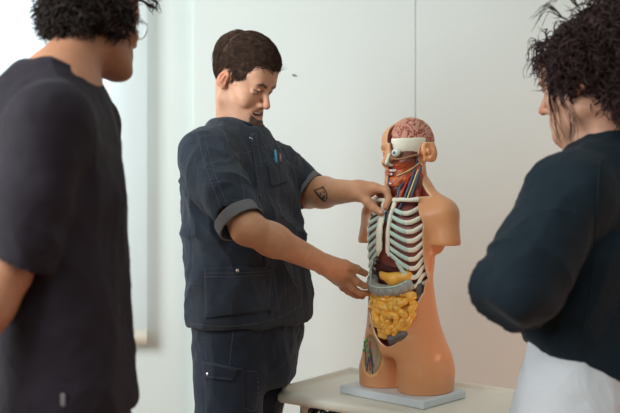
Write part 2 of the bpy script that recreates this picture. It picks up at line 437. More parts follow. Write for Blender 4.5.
# sheer panel curtain with a hem pocket, in gentle vertical folds
cx0, cx1, cz0, cz1 = -1.85, (147-310)/F*(WY-0.06), CH-(345-206.5)/F*(WY-0.06), 2.45
nx, nz = 160, 12
us = np.linspace(0, 1, nx); X = cx0+(cx1-cx0)*us; Yc = WY-0.06+0.012*np.sin(us*48+np.sin(us*17)*1.5)*np.clip((1-us)*9, 0.12, 1)
Vc = []; Qc = []
for s_ in (0, 1):
    for j in range(nz):
        z = cz0+(cz1-cz0)*j/(nz-1)
        Vc.append(np.stack([X, Yc+s_*0.0025, np.full(nx, z)], 1))
Vc = np.concatenate(Vc); i = np.arange(nx-1)[None]; j = np.arange(nz-1)[:, None]
q = np.stack([j*nx+i, j*nx+i+1, (j+1)*nx+i+1, (j+1)*nx+i], -1).reshape(-1, 4)
Qc = q
Vc = Vc[:nx*nz]
cur = mk('curtain', Vc, Qc, M['curtain']); tag(cur, 'sheer white panel curtain hanging before the bright window', 'curtain')
hv = []
for dz in (0.0, 0.052): hv.append(np.stack([X, Yc-0.002, np.full(nx, cz0+dz)], 1))
for dz in (0.052, 0.0): hv.append(np.stack([X, Yc+0.004, np.full(nx, cz0+dz)], 1))
hv = np.concatenate(hv); hq = []
for r_ in range(4):
    a_, b_ = r_*nx, ((r_+1) % 4)*nx; ii = np.arange(nx-1); hq.append(np.stack([a_+ii, a_+ii+1, b_+ii+1, b_+ii], 1))
hem = mk('hem', hv, np.concatenate(hq), mat('linen_hem', (0.62, 0.56, 0.46), 0.8), parent=cur)
V, Q = tubes(crm([(cx0-0.05, WY-0.06, 2.47), (cx1+0.1, WY-0.06, 2.47)], 4), 0.012, 8)
rod = mk('curtain_rod', V, Q, M['steel']); tag(rod, 'thin steel rod above the window carrying the sheer curtain', 'curtain rod')
for b_ in (bx((cx0-0.04, WY-0.072, 2.458), (cx0-0.02, WY-0.0005, 2.482)), bx((cx1+0.06, WY-0.072, 2.458), (cx1+0.08, WY-0.0005, 2.482))):
    mk('bracket', b_[0], b_[1], M['steel'], parent=rod, smooth=False)
# small wall hook scar
V, Q = snet([cap(at(293, 75, WY-0.033), at(296.5, 76, WY-0.033), 0.0028, 0.002, k=0)], 0.001)
hk = mk('wall_peg', V, Q, M['black']); tag(hk, 'tiny dark peg fixed in the pale wall right of the man\'s forehead', 'peg')
# ------------------------------------------------------------------ trolley table
TZ = 0.757
A = V3(-0.092, 2.33, 0); e1 = unit(V3(0.81, -0.586, 0)); e2 = V3(-e1[1], e1[0], 0); TL, TW = 0.66, 0.36
troot = empty('trolley', tuple(A+e1*TL/2+e2*TW/2), 0, 'cream plastic trolley with a raised rim carrying the torso model', 'trolley')
RT = np.stack([e1, e2, V3(0, 0, 1)], 1); cT = A+e1*TL/2+e2*TW/2
prs = [boxp(cT+V3(0, 0, TZ-0.014), (TL/2, TW/2, 0.014), RT, 0.011, k=0.0)]
for s in (-1, 1):
    c_ = cT+e1*s*(TL/2-0.008)
    prs.append(boxp(c_+V3(0, 0, TZ+0.004)+e2*0.01, (0.007, TW/2-0.012, 0.011), RT, 0.006, k=0.014))
c_ = cT+e2*(TW/2-0.008)
prs.append(boxp(c_+V3(0, 0, TZ+0.004), (TL/2-0.012, 0.007, 0.011), RT, 0.006, k=0.014))
V, Q = snet(prs, 0.0035)
mk('top_tray', V, Q, M['cream'], troot)
for s in (-1, 1):
    for t in (-1, 1):
        b0 = cT+e1*s*(TL/2-0.06)+e2*t*(TW/2-0.05)
        V, Q = tubes(crm([b0+V3(0, 0, 0.05), b0+V3(0, 0, TZ-0.02)], 6), 0.013, 10)
        lg = mk('leg', V, Q, M['steel'], troot)
        V, Q = cat(snet([cap(b0-e1*0.009+V3(0, 0, 0.03), b0+e1*0.009+V3(0, 0, 0.03), 0.029, k=0), half(b0+V3(0, 0, 0.03)+e1*0.012, e1), half(b0+V3(0, 0, 0.03)-e1*0.012, -e1)], 0.004))
        mk('caster', V, Q, M['black'], troot, parent=lg)
V, Q = snet([boxp(cT+V3(0, 0, 0.30), (TL/2-0.05, TW/2-0.03, 0.012), RT, 0.008, k=0)], 0.006)
mk('lower_shelf', V, Q, M['cream'], troot)
for s_ in (-1, 1):
    b0 = cT+e1*s_*(TL/2-0.06)
    V, Q = tubes(crm([b0-e2*(TW/2-0.05)+V3(0, 0, 0.70), b0+e2*(TW/2-0.05)+V3(0, 0, 0.70)], 4), 0.009, 8)
    mk('rail', V, Q, M['steel'], troot)

# black cable coil hanging from the front of the trolley rail
rng = np.random.RandomState(4)
pts = []
for k_ in range(7):
    cx_ = 318+k_*4.5; ph = rng.rand()*6
    for a_ in np.linspace(0, 2*PI, 9)[:-1]:
        p_ = at(cx_+11*math.cos(a_+ph), 416+9*math.sin(a_+ph), 2.33+0.012*math.sin(k_*2.1)); pts.append(p_+V3(0, 0.004*k_, 0))
V, Q = tubes(crm(pts, 420), 0.0042, 8)
V2, Q2 = tubes(crm([at(330, 409, 2.33), at(331, 403, 2.345), at(333, 400.5, 2.37)], 14), 0.003, 8)
cb = mk('cable', *cat((V, Q), (V2, Q2)), M['black']); tag(cb, 'coiled black cable hanging under the edge of the cream trolley', 'cable')
V, Q = tubes(crm([at(334, 407, 2.325), at(341, 412, 2.32), at(337, 419, 2.32)], 20), 0.005, 8)
mk('plug', V, Q, M['steel'], parent=cb)

# ------------------------------------------------------------------ anatomical torso model
YAW = math.radians(-44)
mr = at(401, 391, 2.285); ZB = 0.022
slabz = TZ+0.0005
mroot = empty('anatomical_torso_model', (mr[0], mr[1], slabz), YAW, 'tan anatomical torso model with open chest and belly, standing on the cream trolley', 'anatomical model')
def mp(name, VQ, m, parent=None, col=None):
    V = np.array(VQ[0]); V[:, 2] += ZB
    return mk(name, V, VQ[1], m, mroot, parent=parent, col=col, local=True)
o = mp('base_board', snet([boxp((0.0, 0.005, -ZB/2), (0.139, 0.094, ZB/2), None, 0.003, k=0)], 0.003), M['slab'])

HS = 0.74
hf = unit(V3(-math.sin(math.radians(10)), -math.cos(math.radians(10)), -0.04)); HR = frame(hf); HC = V3(0.0, 0.032, 0.622)
def hp(x, y, z): return HC+HR@(np.array([x, y, z])*HS)
def hl(V): return (V-HC)@HR/HS
def hE(c, r, k=0.012, op='u', R=None): return ell(hp(*c), np.array(r)*HS, HR if R is None else HR@R, k*HS, op)
def hCp(a, b, ra, rb=None, k=0.012, op='u'): return cap(hp(*a), hp(*b), ra*HS, None if rb is None else rb*HS, k*HS, op)

def head_prims(E, C, neck=None, smile=False, ears=True, eyes=True):
    P = [E((0, .014, .045), (.076, .097, .086)), E((0, -.03, -.02), (.064, .060, .085), k=.03),
         C((.050, .0, -.062), (.020, -.074, -.106), .020, .016, k=.03), C((-.050, .0, -.062), (-.020, -.074, -.106), .020, .016, k=.03),
         E((0, -.083, -.108), (.021, .016, .016), k=.02), E((0, -.04, -.09), (.04, .045, .026), k=.03),
         E((.041, -.058, -.03), (.026, .026, .02), k=.02), E((-.041, -.058, -.03), (.026, .026, .02), k=.02),
         C((-.034, -.083, .02), (.034, -.083, .02), .012, k=.02), E((0, -.065, .055), (.055, .03, .04), k=.03)]
    if eyes:
        for s in (-1, 1): P.append(E((s*.031, -.097, .0), (.019, .014, .013), k=.012, op='s'))
    for s in (-1, 1):
        if eyes:
            P.append(E((s*.031, -.0745, .0), (.0135, .0125, .0125), k=.002))
            P.append(C((s*.018, -.086, .002), (s*.031, -.0905, .0075), .003, k=.006)); P.append(C((s*.031, -.0905, .0075), (s*.044, -.077, .000), .0028, k=.008))
            P.append(C((s*.020, -.085, -.004), (s*.042, -.078, -.005), .0032, k=.008))
    P += [C((0, -.088, .012), (0, -.115, -.030), .008, .0095, k=.014), E((0, -.113, -.034), (.0105, .011, .009), k=.008)]
    for s in (-1, 1): P += [E((s*.0125, -.100, -.037), (.0085, .011, .0075), k=.006), E((s*.007, -.108, -.045), (.0035, .005, .004), k=.003, op='s')]
    mz = -.066
    sm = .008 if smile else 0
    wd = .030 if smile else .023
    P += [E((0, -.080, -.066), (.032, .019, .024), k=.02)]
    if smile:
        P += [E((0, -.099, mz+.001), (.028, .018, .0105), k=.003, op='s')]
        for s in (-1, 1): P += [C((s*wd, -.083, mz+sm), (0, -.0990, mz+.010), .0030, .0040, k=.004), C((s*wd, -.083, mz+sm), (0, -.0965, mz-.012), .003, .0048, k=.004),
                                E((s*.043, -.066, -.042), (.019, .017, .017), k=.012)]
    else:
        for s in (-1, 1): P += [C((s*wd, -.084, mz), (0, -.0985, mz+.004), .0035, .0048, k=.006), C((s*wd, -.084, mz), (0, -.097, mz-.006), .0035, .006, k=.006)]
        P += [E((0, -.106, mz), (.024, .006, .0012), k=.002, op='s')]
    if ears:
        Re = np.array([[1, 0, 0], [0, .96, -.28], [0, .28, .96]])
        for s in (-1, 1):
            Rs = np.array([[.95, s*.3, 0], [-s*.3, .95, 0], [0, 0, 1]])@Re
            P += [E((s*.080, .015, -.003), (.0085, .017, .028), k=.006, R=Rs), E((s*.076, .007, -.025), (.007, .008, .011), k=.006),
                  E((s*.090, .010, .004), (.009, .0105, .0175), k=.003, op='s', R=Rs), E((s*.088, .005, -.012), (.009, .0065, .0085), k=.003, op='s'), E((s*.084, .010, .002), (.005, .004, .010), k=.003, R=Rs)]
    return P

body = [loft([(.085, 0, .02, .128, .088), (.13, 0, .016, .116, .088), (.18, 0, .008, .102, .084), (.24, 0, .002, .094, .078), (.29, 0, 0, .090, .072),
              (.35, 0, 0, .098, .072), (.42, 0, .006, .104, .074), (.465, 0, .012, .104, .064), (.50, 0, .022, .075, .050), (.525, 0, .03, .045, .04)], rnd=.03)]
for s in (-1, 1):
    body += [loft([(-.012, s*.066, .02, .068, .080), (.05, s*.066, .02, .067, .084), (.14, s*.045, .016, .050, .078)], k=.016, rnd=.01),
             ell((s*.052, .058, .06), (.062, .040, .06), k=.03),
             cap((s*.045, .034, .508), (s*.106, .034, .462), .034, .040, k=.035), cap((s*.109, .034, .456), (s*.124, .028, .39), .0415, .038, k=.02),
             ]
body += [cap((0, .038, .46), (0, .038, .59), .052, .043, k=.045)]
body += [half((0, 0, 0), (0, 0, -1), k=.002)]
for s in (-1, 1):   # flat cut under each arm stump
    body += [boxp((s*.175, .02, .325), (.072, .09, .055), None, .002, k=.003, op='s')]
body += head_prims(hE, hCp, eyes=True)
Rs_ = np.array([[.93, .36, 0], [-.36, .93, 0], [0, 0, 1]])@np.array([[1, 0, 0], [0, .96, -.28], [0, .28, .96]])
body += [hE((.086, .024, .006), (.010, .027, .042), k=.008, R=Rs_), hE((.097, .016, .014), (.011, .017, .027), k=.003, op='s', R=Rs_), hE((.095, .010, -.010), (.013, .010, .013), k=.003, op='s', R=Rs_), hE((.090, .014, .004), (.007, .006, .013), k=.003, R=Rs_)]
# cavities
def wz(Z): return np.where(Z > .26, .090-.022*sst(.43, .495, Z+0*Z)-.004*sst(.32, .26, Z+0*Z), .087*np.sqrt(np.clip((Z-.118)/.145, 0, 1))*np.where(Z < .118, 0, 1))-np.where(Z < .118, .02, 0)
def cavf(X, Y, Z):
    Zb = Z+0*X; x0 = X-.008*sst(.28, .16, Zb)
    w_ = wz(Zb)
    top = np.where(np.abs(X) < .030, .53, .497)
    return np.maximum(np.maximum(np.maximum(np.abs(x0)-w_, (Y-.006)), Zb-top), .116-Zb)
cav = fn(cavf, (-.13, -.2, .11), (.13, .02, .54), k=.003, op='s')
neckc = grp([boxp((.020, -.02, .545), (.034, .045, .055), rotz(.0), .012, k=0)], op='s', k=.004)
facec = grp([boxp(hp(.070, -.098, -.02), np.array((.060, .084, .135))*HS, HR, .004, k=0)], op='s', k=.003)
brainc = grp([boxp(hp(.058, .02, .100), np.array((.062, .125, .062))*HS, HR, .003, k=0)], op='s', k=.003)
groin = ell((-.052, -.066, .088), (.034, .028, .055), k=.004, op='s')
V, Q = snet(body+[cav, neckc, facec, brainc, groin], .0022)
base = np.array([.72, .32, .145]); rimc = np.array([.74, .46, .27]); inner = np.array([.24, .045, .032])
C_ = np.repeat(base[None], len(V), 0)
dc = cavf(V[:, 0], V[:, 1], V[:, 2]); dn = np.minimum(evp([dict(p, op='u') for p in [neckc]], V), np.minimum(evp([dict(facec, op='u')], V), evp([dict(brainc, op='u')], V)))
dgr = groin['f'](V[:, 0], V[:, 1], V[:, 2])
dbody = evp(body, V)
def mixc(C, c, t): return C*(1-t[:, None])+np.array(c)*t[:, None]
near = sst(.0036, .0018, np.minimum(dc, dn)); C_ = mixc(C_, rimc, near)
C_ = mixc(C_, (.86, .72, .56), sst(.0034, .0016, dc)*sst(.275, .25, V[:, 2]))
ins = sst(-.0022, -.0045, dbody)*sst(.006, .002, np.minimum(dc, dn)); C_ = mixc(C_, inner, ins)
C_ = mixc(C_, (.85, .40, .13), sst(.006, .003, dgr)); C_ = mixc(C_, (.50, .36, .22), sst(-.0025, -.005, dbody)*sst(.006, .002, dgr))
h_ = hl(V); lip = sst(.0125, .009, np.sqrt(((h_[:, 0])/2.1)**2+(h_[:, 2]+.067)**2))*(h_[:, 1] < -.078)*(dn > .001)
C_ = mixc(C_, (.50, .13, .09), lip*.8)
brow = sst(.0065, .0035, np.abs(h_[:, 2]-.026+8*(np.abs(h_[:, 0])-.03)**2))*(np.abs(np.abs(h_[:, 0])-.032) < .019)*(h_[:, 1] < -.06)
C_ = mixc(C_, (.3, .12, .06), brow*.4)
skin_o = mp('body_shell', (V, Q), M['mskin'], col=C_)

# brain with winding gyri
def brf(X, Y, Z):
    c = HC; x = X-c[0]; y = Y-c[1]; z = Z-c[2]
    u = (x*HR[0, 0]+y*HR[1, 0]+z*HR[2, 0])/HS; v = (x*HR[0, 1]+y*HR[1, 1]+z*HR[2, 1])/HS; q = (x*HR[0, 2]+y*HR[1, 2]+z*HR[2, 2])/HS
    u2, v2, q2 = u/.0725, (v-.014)/.0935, (q-.045)/.086
    k0 = np.sqrt(u2**2+v2**2+q2**2); d = (k0-1)*.08*HS
    return d
brp = [fn(brf, hp(0, 0, 0)-.1, hp(0, 0, 0)+.12, k=0), half(hp(-.008, 0, 0), -HR[:, 0], k=.006), half(hp(0, 0, .040), -HR[:, 2], k=.004)]
V, Q = snet(brp, .0014)
N_ = vnorm(V, Q)
Pn = V+.006*np.stack([noise3(V, 70, 1), noise3(V, 70, 2), noise3(V, 70, 3)], 1)
n = noise3(Pn, 95, 9)+.35*noise3(Pn, 180, 11)
gy = np.abs(n); V = V+N_*((sst(0, .28, gy)-.7)*.0034)[:, None]
C_ = mixc(np.repeat(np.array([[.56, .25, .17]]), len(V), 0), (.36, .06, .045), sst(.22, .02, gy))
mp('brain', (V, Q), M['brain'], col=C_)

# skull band over forehead and temple
bandp = [hE((0, .012, .046), (.0775, .0985, .087), k=0), hE((0, .012, .046), (.071, .092, .08), k=.002, op='s'),
         grp([boxp(hp(.06, -.045, .0275), np.array((.056, .062, .026))*HS, HR, .003, k=0)], op='i', k=.002)]
mp('skull_band', snet(bandp, .0016), M['bone'])
# deeper face: muscles and jaw
fm = [p for p in head_prims(lambda c, r, k=.012, op='u', R=None: hE(c, np.array(r)*np.array([.90, .93, .97]), k, op, R), hCp, ears=False, eyes=False)][:10]
fm += [grp([boxp(hp(.05, -.06, -.055), np.array((.050, .062, .062))*HS, HR, .004, k=0)], op='i', k=.002),
       hE((.034, -.086, .0), (.023, .022, .017), k=.006, op='s'), hE((.020, -.088, -.030), (.014, .016, .011), k=.006, op='s')]
V, Q = snet(fm, .0016)
h_ = hl(V); N_ = vnorm(V, Q)
st_ = noise3(h_*np.array([60, 60, 260]) @ rotz(0.0), 1, 5); st2 = noise3((h_@np.array([[1, 0, 0], [0, .7, -.7], [0, .7, .7]]))*np.array([50, 60, 330]), 1, 8)
V = V+N_*(st2*.0008)[:, None]
C_ = np.repeat(np.array([[.42, .06, .03]]), len(V), 0)
C_ = mixc(C_, (.70, .19, .04), sst(-.025, -.045, h_[:, 2])*sst(-.02, -.04, h_[:, 1])*sst(-.1, .5, st2))
C_ = mixc(C_, (.17, .06, .035), sst(-.048, -.022, h_[:, 2])*.9)
C_ = mixc(C_, (.66, .42, .28), sst(.7, 1.0, st2)*.6)
mp('face_muscles', (V, Q), M['red'], col=C_)
V, Q = cat(snet([hE((.032, -.088, .002), (.0155, .0155, .0155), k=0)], .001))
h_ = hl(V)-np.array([.032, -.088, .002]); dirn = unit(V3(.35, -1, 0)); r_ = np.linalg.norm(h_-np.outer(h_@dirn, dirn), axis=1); fr = (h_@dirn) > 0
C_ = np.repeat(np.array([[.80, .80, .76]]), len(V), 0); C_ = mixc(C_, (.12, .22, .25), (sst(.0068, .0058, r_)*fr)); C_ = mixc(C_, (.01, .01, .01), (sst(.0032, .0026, r_)*fr))
mp('eyeball', (V, Q), M['eye'], col=C_)
# cream cheekbone arch, jaw edge and teeth
mp('cheekbone', tubes(np.array([[hp(*p) for p in crm([(.018, -.100, -.014), (.034, -.092, -.020), (.054, -.074, -.020), (.066, -.045, -.012), (.071, -.01, -.006)], 30)]]), np.array([.0042]*30)*HS, 8), mat('brown_muscle_plastic', (.34, .15, .08), .35))
mp('lips', snet([hCp((-.022, -.086, -.064), (.006, -.1025, -.060), .004, .0052, k=.004), hCp((-.022, -.086, -.070), (.006, -.100, -.072), .004, .0058, k=.004)], .0014), mat('lip_plastic', (.55, .09, .06), .35))
mp('nose_septum', snet([hCp((.003, -.092, .008), (.004, -.111, -.030), .006, .009, k=.006), hCp((.004, -.111, -.034), (.006, -.088, -.042), .006, .006, k=.006)], .0014), M['bone'])
mp('jaw_edge', tubes(np.array([[hp(*p) for p in crm([(.004, -.098, -.104), (.022, -.084, -.108), (.044, -.044, -.098), (.056, -.006, -.078), (.06, .002, -.05)], 30)]]), np.array([.0052]*30)*HS, 8), M['bone'])
tv = []
for k_ in range(6):
    for zz, hh in ((-.060, .0055), (-.073, .005)):
        a_ = .1+k_*.17; c_ = (.006+.030*math.sin(a_*1.3), -.099+.028*(1-math.cos(a_*1.3)), zz)
        tv.append(snet([hE(c_, (.0034, .0034, hh), k=0)], .0012))
mp('teeth', cat(*tv[::2][:4], tv[1], tv[3]), M['teeth'])
for pts, r_, mm, nm in [([(.064, -.012, -.005), (.060, -.02, -.045), (.052, -.01, -.10)], .0022, 'vein', 'face_vein'),
                        ([(.060, -.028, -.02), (.052, -.045, -.06), (.048, -.03, -.10)], .0018, 'artery', 'face_artery'),
                        ([(.066, -.008, -.036), (.054, -.05, -.062), (.03, -.086, -.08)], .0016, 'nerve', 'face_nerve')]:
    mp(nm, tubes(np.array([[hp(*p) for p in crm(pts, 24)]]), r_, 6), M[mm])
# neck: muscles, larynx, vessels
def musc(name, a, b, r, c1, c2, bulge=1.3, seed=0):
    a = np.array(a, float); b = np.array(b, float); m_ = (a+b)/2
    P_ = crm([a, m_+V3(.0, -.002, 0), b], 26); rr = r*(0.75+.45*np.sin(np.linspace(0, PI, 26)))
    V, Q = tubes(P_, rr, 12)
    st = noise3(np.stack([np.arctan2(V[:, 1]-m_[1], V[:, 0]-m_[0])*5, V[:, 2]*12, 0*V[:, 0]+seed], 1), 1.6, seed)
    mp(name, (V, Q), M['red'], col=mixc(np.repeat(np.array([c1]), len(V), 0), c2, sst(0, .7, st)))
rd, og, br = (.36, .035, .02), (.66, .17, .04), (.2, .05, .03)
musc('neck_muscle', hp(.062, .0, -.045), (.030, -.012, .492), .0095, rd, og, seed=1)
musc('neck_muscle', hp(.055, .01, -.05), (.052, .0, .492), .010, rd, (.5, .1, .05), seed=2)
musc('neck_muscle', hp(.03, -.04, -.09), (.012, -.028, .49), .0075, og, (.75, .33, .12), seed=3)
musc('neck_muscle', hp(.02, -.04, -.095), (.0, -.03, .488), .0065, rd, og, seed=4)
musc('neck_muscle', hp(-.005, -.045, -.10), (-.016, -.026, .487), .008, br, rd, seed=5)
musc('neck_muscle', hp(.050, .012, -.06), (.040, .012, .492), .015, rd, br, seed=9)
musc('neck_muscle', (.03, .02, .57), (.035, .02, .49), .024, br, rd, seed=6)
musc('neck_muscle', (.0, .0, .565), (.0, .0, .49), .024, br, rd, seed=7)
mp('larynx', snet([cap(hp(.008, -.066, -.118), hp(.006, -.060, -.150), .0088, .0098, k=.006), cap(hp(.018, -.056, -.12), hp(.012, -.05, -.15), .007, .007, k=.006)], .0014), M['mint'])
mp('hyoid_bone', tubes(crm([hp(-.01, -.075, -.108), hp(.012, -.074, -.108), hp(.04, -.045, -.10)], 14), .0036, 8), M['bone'])
for pts, r_, mm, nm in [([hp(.058, -.022, -.05), (.042, -.022, .53), (.030, -.034, .49), (.012, -.05, .45)], .0034, 'vein', 'neck_vein'),
                        ([hp(.05, -.034, -.07), (.034, -.03, .53), (.022, -.04, .49), (.006, -.052, .46)], .0032, 'artery', 'neck_artery'),
                        ([hp(.04, -.045, -.10), (.024, -.036, .53), (.018, -.045, .49), (.004, -.062, .46), (.004, -.064, .44)], .0034, 'vein', 'neck_vein'),
                        ([hp(.07, -.006, -.05), (.056, -.016, .53), (.048, -.024, .495)], .0026, 'vein', 'neck_vein'),
                        ([hp(.066, -.016, -.06), (.050, -.02, .53), (.04, -.028, .495)], .0022, 'nerve', 'neck_nerve'),
                        ([(-.014, -.035, .555), (-.012, -.042, .50), (-.002, -.066, .46)], .003, 'vein', 'neck_vein')]:
    mp(nm, tubes(crm(pts, 30), r_, 8), M[mm])
# chest contents
V, Q = snet([loft([(.262, 0, .012, .078, .040), (.30, 0, .004, .078, .052), (.36, 0, -.002, .086, .063), (.42, 0, .0, .086, .062), (.46, 0, .004, .07, .05), (.495, 0, .01, .05, .034)], rnd=.02),
             cap((.004, -.085, .50), (.004, -.085, .33), .012, .014, k=.008, op='s')], .0028)
V = V+vnorm(V, Q)*(noise3(V, 60, 3)*.001)[:, None]
mp('lungs', (V, Q), M['lung'])
def cr(z): return np.interp(z, [.24, .30, .36, .42, .455, .48, .50], [.075, .081, .087, .0885, .082, .066, .05]), np.interp(z, [.24, .30, .36, .42, .455, .48, .50], [.070, .074, .077, .076, .066, .053, .044])
def cpt(a, z, off=0):
    rx, ry = cr(z); return V3((rx+off)*math.sin(a), .004-(ry+off)*math.cos(a), z)
D2 = math.radians
for s in (-1, 1):
    for i in range(10):
        zl = .484-.0222*i; zd = zl-.022-.0012*i; am = D2([40, 43, 46, 48, 50, 52, 54, 56, 58, 60][i]); a0 = D2(9)
        zs = .478-.0195*i if i < 6 else .366-.004*(i-6)
        if i >= 7: a0 = D2([0, 0, 0, 0, 0, 0, 0, 15, 26, 40][i]); zs = [0, 0, 0, 0, 0, 0, 0, .335, .308, .280][i]
        ctrl = [(D2(87), zl), (D2(76), zl-.007), (am+D2(8), zd+.002), (am-D2(6), zd)]
        P1 = crm([np.array(c) for c in ctrl], 26)
        mid = ((am-D2(6))*.55+a0*.45, zd+(zs-zd)*.35)
        end = np.array([D2(6), zs]) if i < 7 else prev2[[0, 0, 0, 0, 0, 0, 0, 13, 11, 9][i]]+np.array([0, -.004])
        mid = (mid[0], mid[1]) if i < 7 else (P1[-1][0]*.5+end[0]*.5, P1[-1][1]*.55+end[1]*.45-.004)
        P2 = crm([P1[-1], np.array(mid), end], 22); prev2 = P2
        for nm, PP, mm, rr in (('rib', P1, 'bone', .0066), ('costal_cartilage', P2, 'mint', .0064)):
            W = np.array([cpt(a, z, .006*(s < 0)) for a, z in PP]); W[:, 0] *= s
            nr = W.copy(); nr[:, 2] = 0; nr[:, 1] -= .004; nr /= np.linalg.norm(nr, axis=1)[:, None]
            r_ = np.full(len(PP), rr)*(1-.012*i)
            if nm == 'costal_cartilage': r_ *= np.linspace(1, .85, len(PP))
            mp(nm, tubes(W[None], r_, 10, flat=.62, flatn=nr[None]), M[mm])
# sternum in two halves, clavicles
for s, x_, wd in ((-1, -.0075, .0105), (1, .0115, .0058)):
    P_ = [V3(x_*1.3, cpt(0, z)[1]-.002-.005*(s < 0), z) for z in np.linspace(.492, .366, 12)]
    prs = []
    for q in range(11): 
        ww = wd*(1.25 if q < 2 else .95+.12*math.sin(q*2.2))
        prs.append(ell((P_[q]+P_[q+1])/2, (ww, .0045, .0105), k=.005))
    prs.append(cap(P_[-1], P_[-1]+V3(s*.003, 0, -.012), .004, .003, k=.005))
    mp('sternum', snet(prs, .0016), M['bone'])
for s in (-1, 1):
    W = crm([(s*.012, -.046, .496), (s*.035, -.044, .498), (s*.056, -.034, .497), (s*.070, -.018, .499)], 30)
    mp('clavicle', tubes(W, np.interp(np.linspace(0, 1, 30), [0, .15, .6, 1], [.0085, .006, .0055, .007]), 10), M['bone'])
# belly organs
V, Q = snet([ell((-.018, -.008, .322), (.056, .052, .042), k=.01), ell((.026, -.008, .315), (.040, .042, .03), k=.02)], .0024)
mp('liver', (V, Q), M['liver'])
V, Q = snet([cap((.050, -.040, .300), (.024, -.064, .292), .017, .015, k=.02), cap((.024, -.064, .292), (-.002, -.070, .300), .0150, .009, k=.015), cap((-.002, -.070, .300), (-.014, -.066, .306), .008, .006, k=.01)], .002)
mp('stomach', (V, Q), M['yellow'])
def haustra(name, pts, r, m, n=90, f=1.0, strip=True):
    P_ = crm(pts, n); s_ = np.concatenate([[0], np.cumsum(np.linalg.norm(np.diff(P_, axis=0), axis=1))])
    rr = r*(.86+.18*np.abs(np.sin(s_/(r*1.15)*PI/2*f)))
    rr[0] *= .5; rr[-1] *= .5
    return mp(name, tubes(P_, rr, 16), m)
haustra('transverse_colon', [(-.070, -.028, .290), (-.058, -.048, .274), (-.030, -.066, .264), (.010, -.070, .262), (.042, -.058, .268), (.066, -.036, .284)], .0165, M['grey'], f=2.2)
mp('omentum_band', tubes(crm([(-.066, -.050, .288), (-.036, -.0795, .273), (.008, -.0860, .271), (.042, -.074, .277), (.062, -.053, .290)], 40), .0020, 8), M['mint'])
haustra('descending_colon', [(.066, -.016, .285), (.071, -.018, .24), (.071, -.024, .20), (.062, -.040, .168), (.042, -.060, .145), (.014, -.066, .136)], .0145, M['dgrey'])
haustra('ascending_colon', [(-.070, -.020, .27), (-.074, -.024, .23), (-.066, -.036, .19), (-.046, -.052, .160)], .0145, M['dgrey'])
# small intestine: one winding tube traced round a random spanning tree
rng = random.Random(11)
gx, gz = 4, 5
cx_ = lambda u: (u/(gx*2-1)-.5)*2
def okc(i, j):
    u = ((i+.5)/gx-.5)*2; v = (j+.5)/gz
    return abs(u) < [.6, 1.0, 1.0, 1.0, 1.0][j]
cells = {(i, j) for i in range(gx) for j in range(gz) if okc(i, j)}
links = set(); seen = {(2, 2)}; stack = [(2, 2)]
while stack:
    c = stack[-1]; nb = [(c[0]+a, c[1]+b) for a, b in ((1, 0), (-1, 0), (0, 1), (0, -1)) if (c[0]+a, c[1]+b) in cells and (c[0]+a, c[1]+b) not in seen]
    if not nb or rng.random() < .25 and len(stack) > 1: stack.pop() if not nb else stack.insert(0, stack.pop()); 
    if not nb: continue
    n_ = rng.choice(nb); links.add(frozenset((c, n_))); seen.add(n_); stack.append(n_)
def con(a, b): return frozenset((a, b)) in links
adj = {}
for (i, j) in seen:
    a, b, c, d = (2*i, 2*j), (2*i+1, 2*j), (2*i+1, 2*j+1), (2*i, 2*j+1)
    def E_(p, q): adj.setdefault(p, set()).add(q); adj.setdefault(q, set()).add(p)
    if con((i, j), (i, j-1)): E_(a, (2*i, 2*j-1)); E_(b, (2*i+1, 2*j-1))
    else: E_(a, b)
    if con((i, j), (i+1, j)): E_(b, (2*i+2, 2*j)); E_(c, (2*i+2, 2*j+1))
    else: E_(b, c)
    if not con((i, j), (i, j+1)): E_(c, d)
    if not con((i, j), (i-1, j)): E_(d, a)
st0 = next(iter(sorted(adj))); path = [st0]; prev = None; cur_ = st0
while True:
    nx_ = [q for q in sorted(adj[cur_]) if q != prev]
    q = nx_[0]; prev, cur_ = cur_, q
    if cur_ == st0 or len(path) > 400: break
    path.append(cur_)
P_ = []
for (a, b) in path:
    u = cx_(a); v = b/(gz*2-1)
    u += rng.uniform(-.11, .11); v += rng.uniform(-.042, .042)
    z = .140+v*.112-.010*math.cos(u*1.3)*(1-v)*0+.012*abs(u)*(1-v); W_ = .080*(.55+.45*min(1, v*2.2)**.8)
    x = u*.064*(.72+.28*min(1, v*2.5))+.008; 
    y = -.074*math.sqrt(max(.05, 1-(u*.86)**2*.82))-.012*math.sin(min(1, v)*PI)+.008+rng.uniform(-.0045, .0045)
    P_.append((x, y, z))
P_ = P_[3:]
n_ = len(P_)*7; W = crm(P_, n_); rr = .0100*(1+.10*np.sin(np.arange(n_)*.83))
V, Q = tubes(W, rr, 12)
V2, Q2 = snet([ell((.004, -.020, .212), (.070, .050, .058), k=.0), ell((.008, -.03, .168), (.044, .036, .034), k=.02)], .004)
mp('small_intestine', cat((V, Q), (V2, Q2)), M['yellow'])
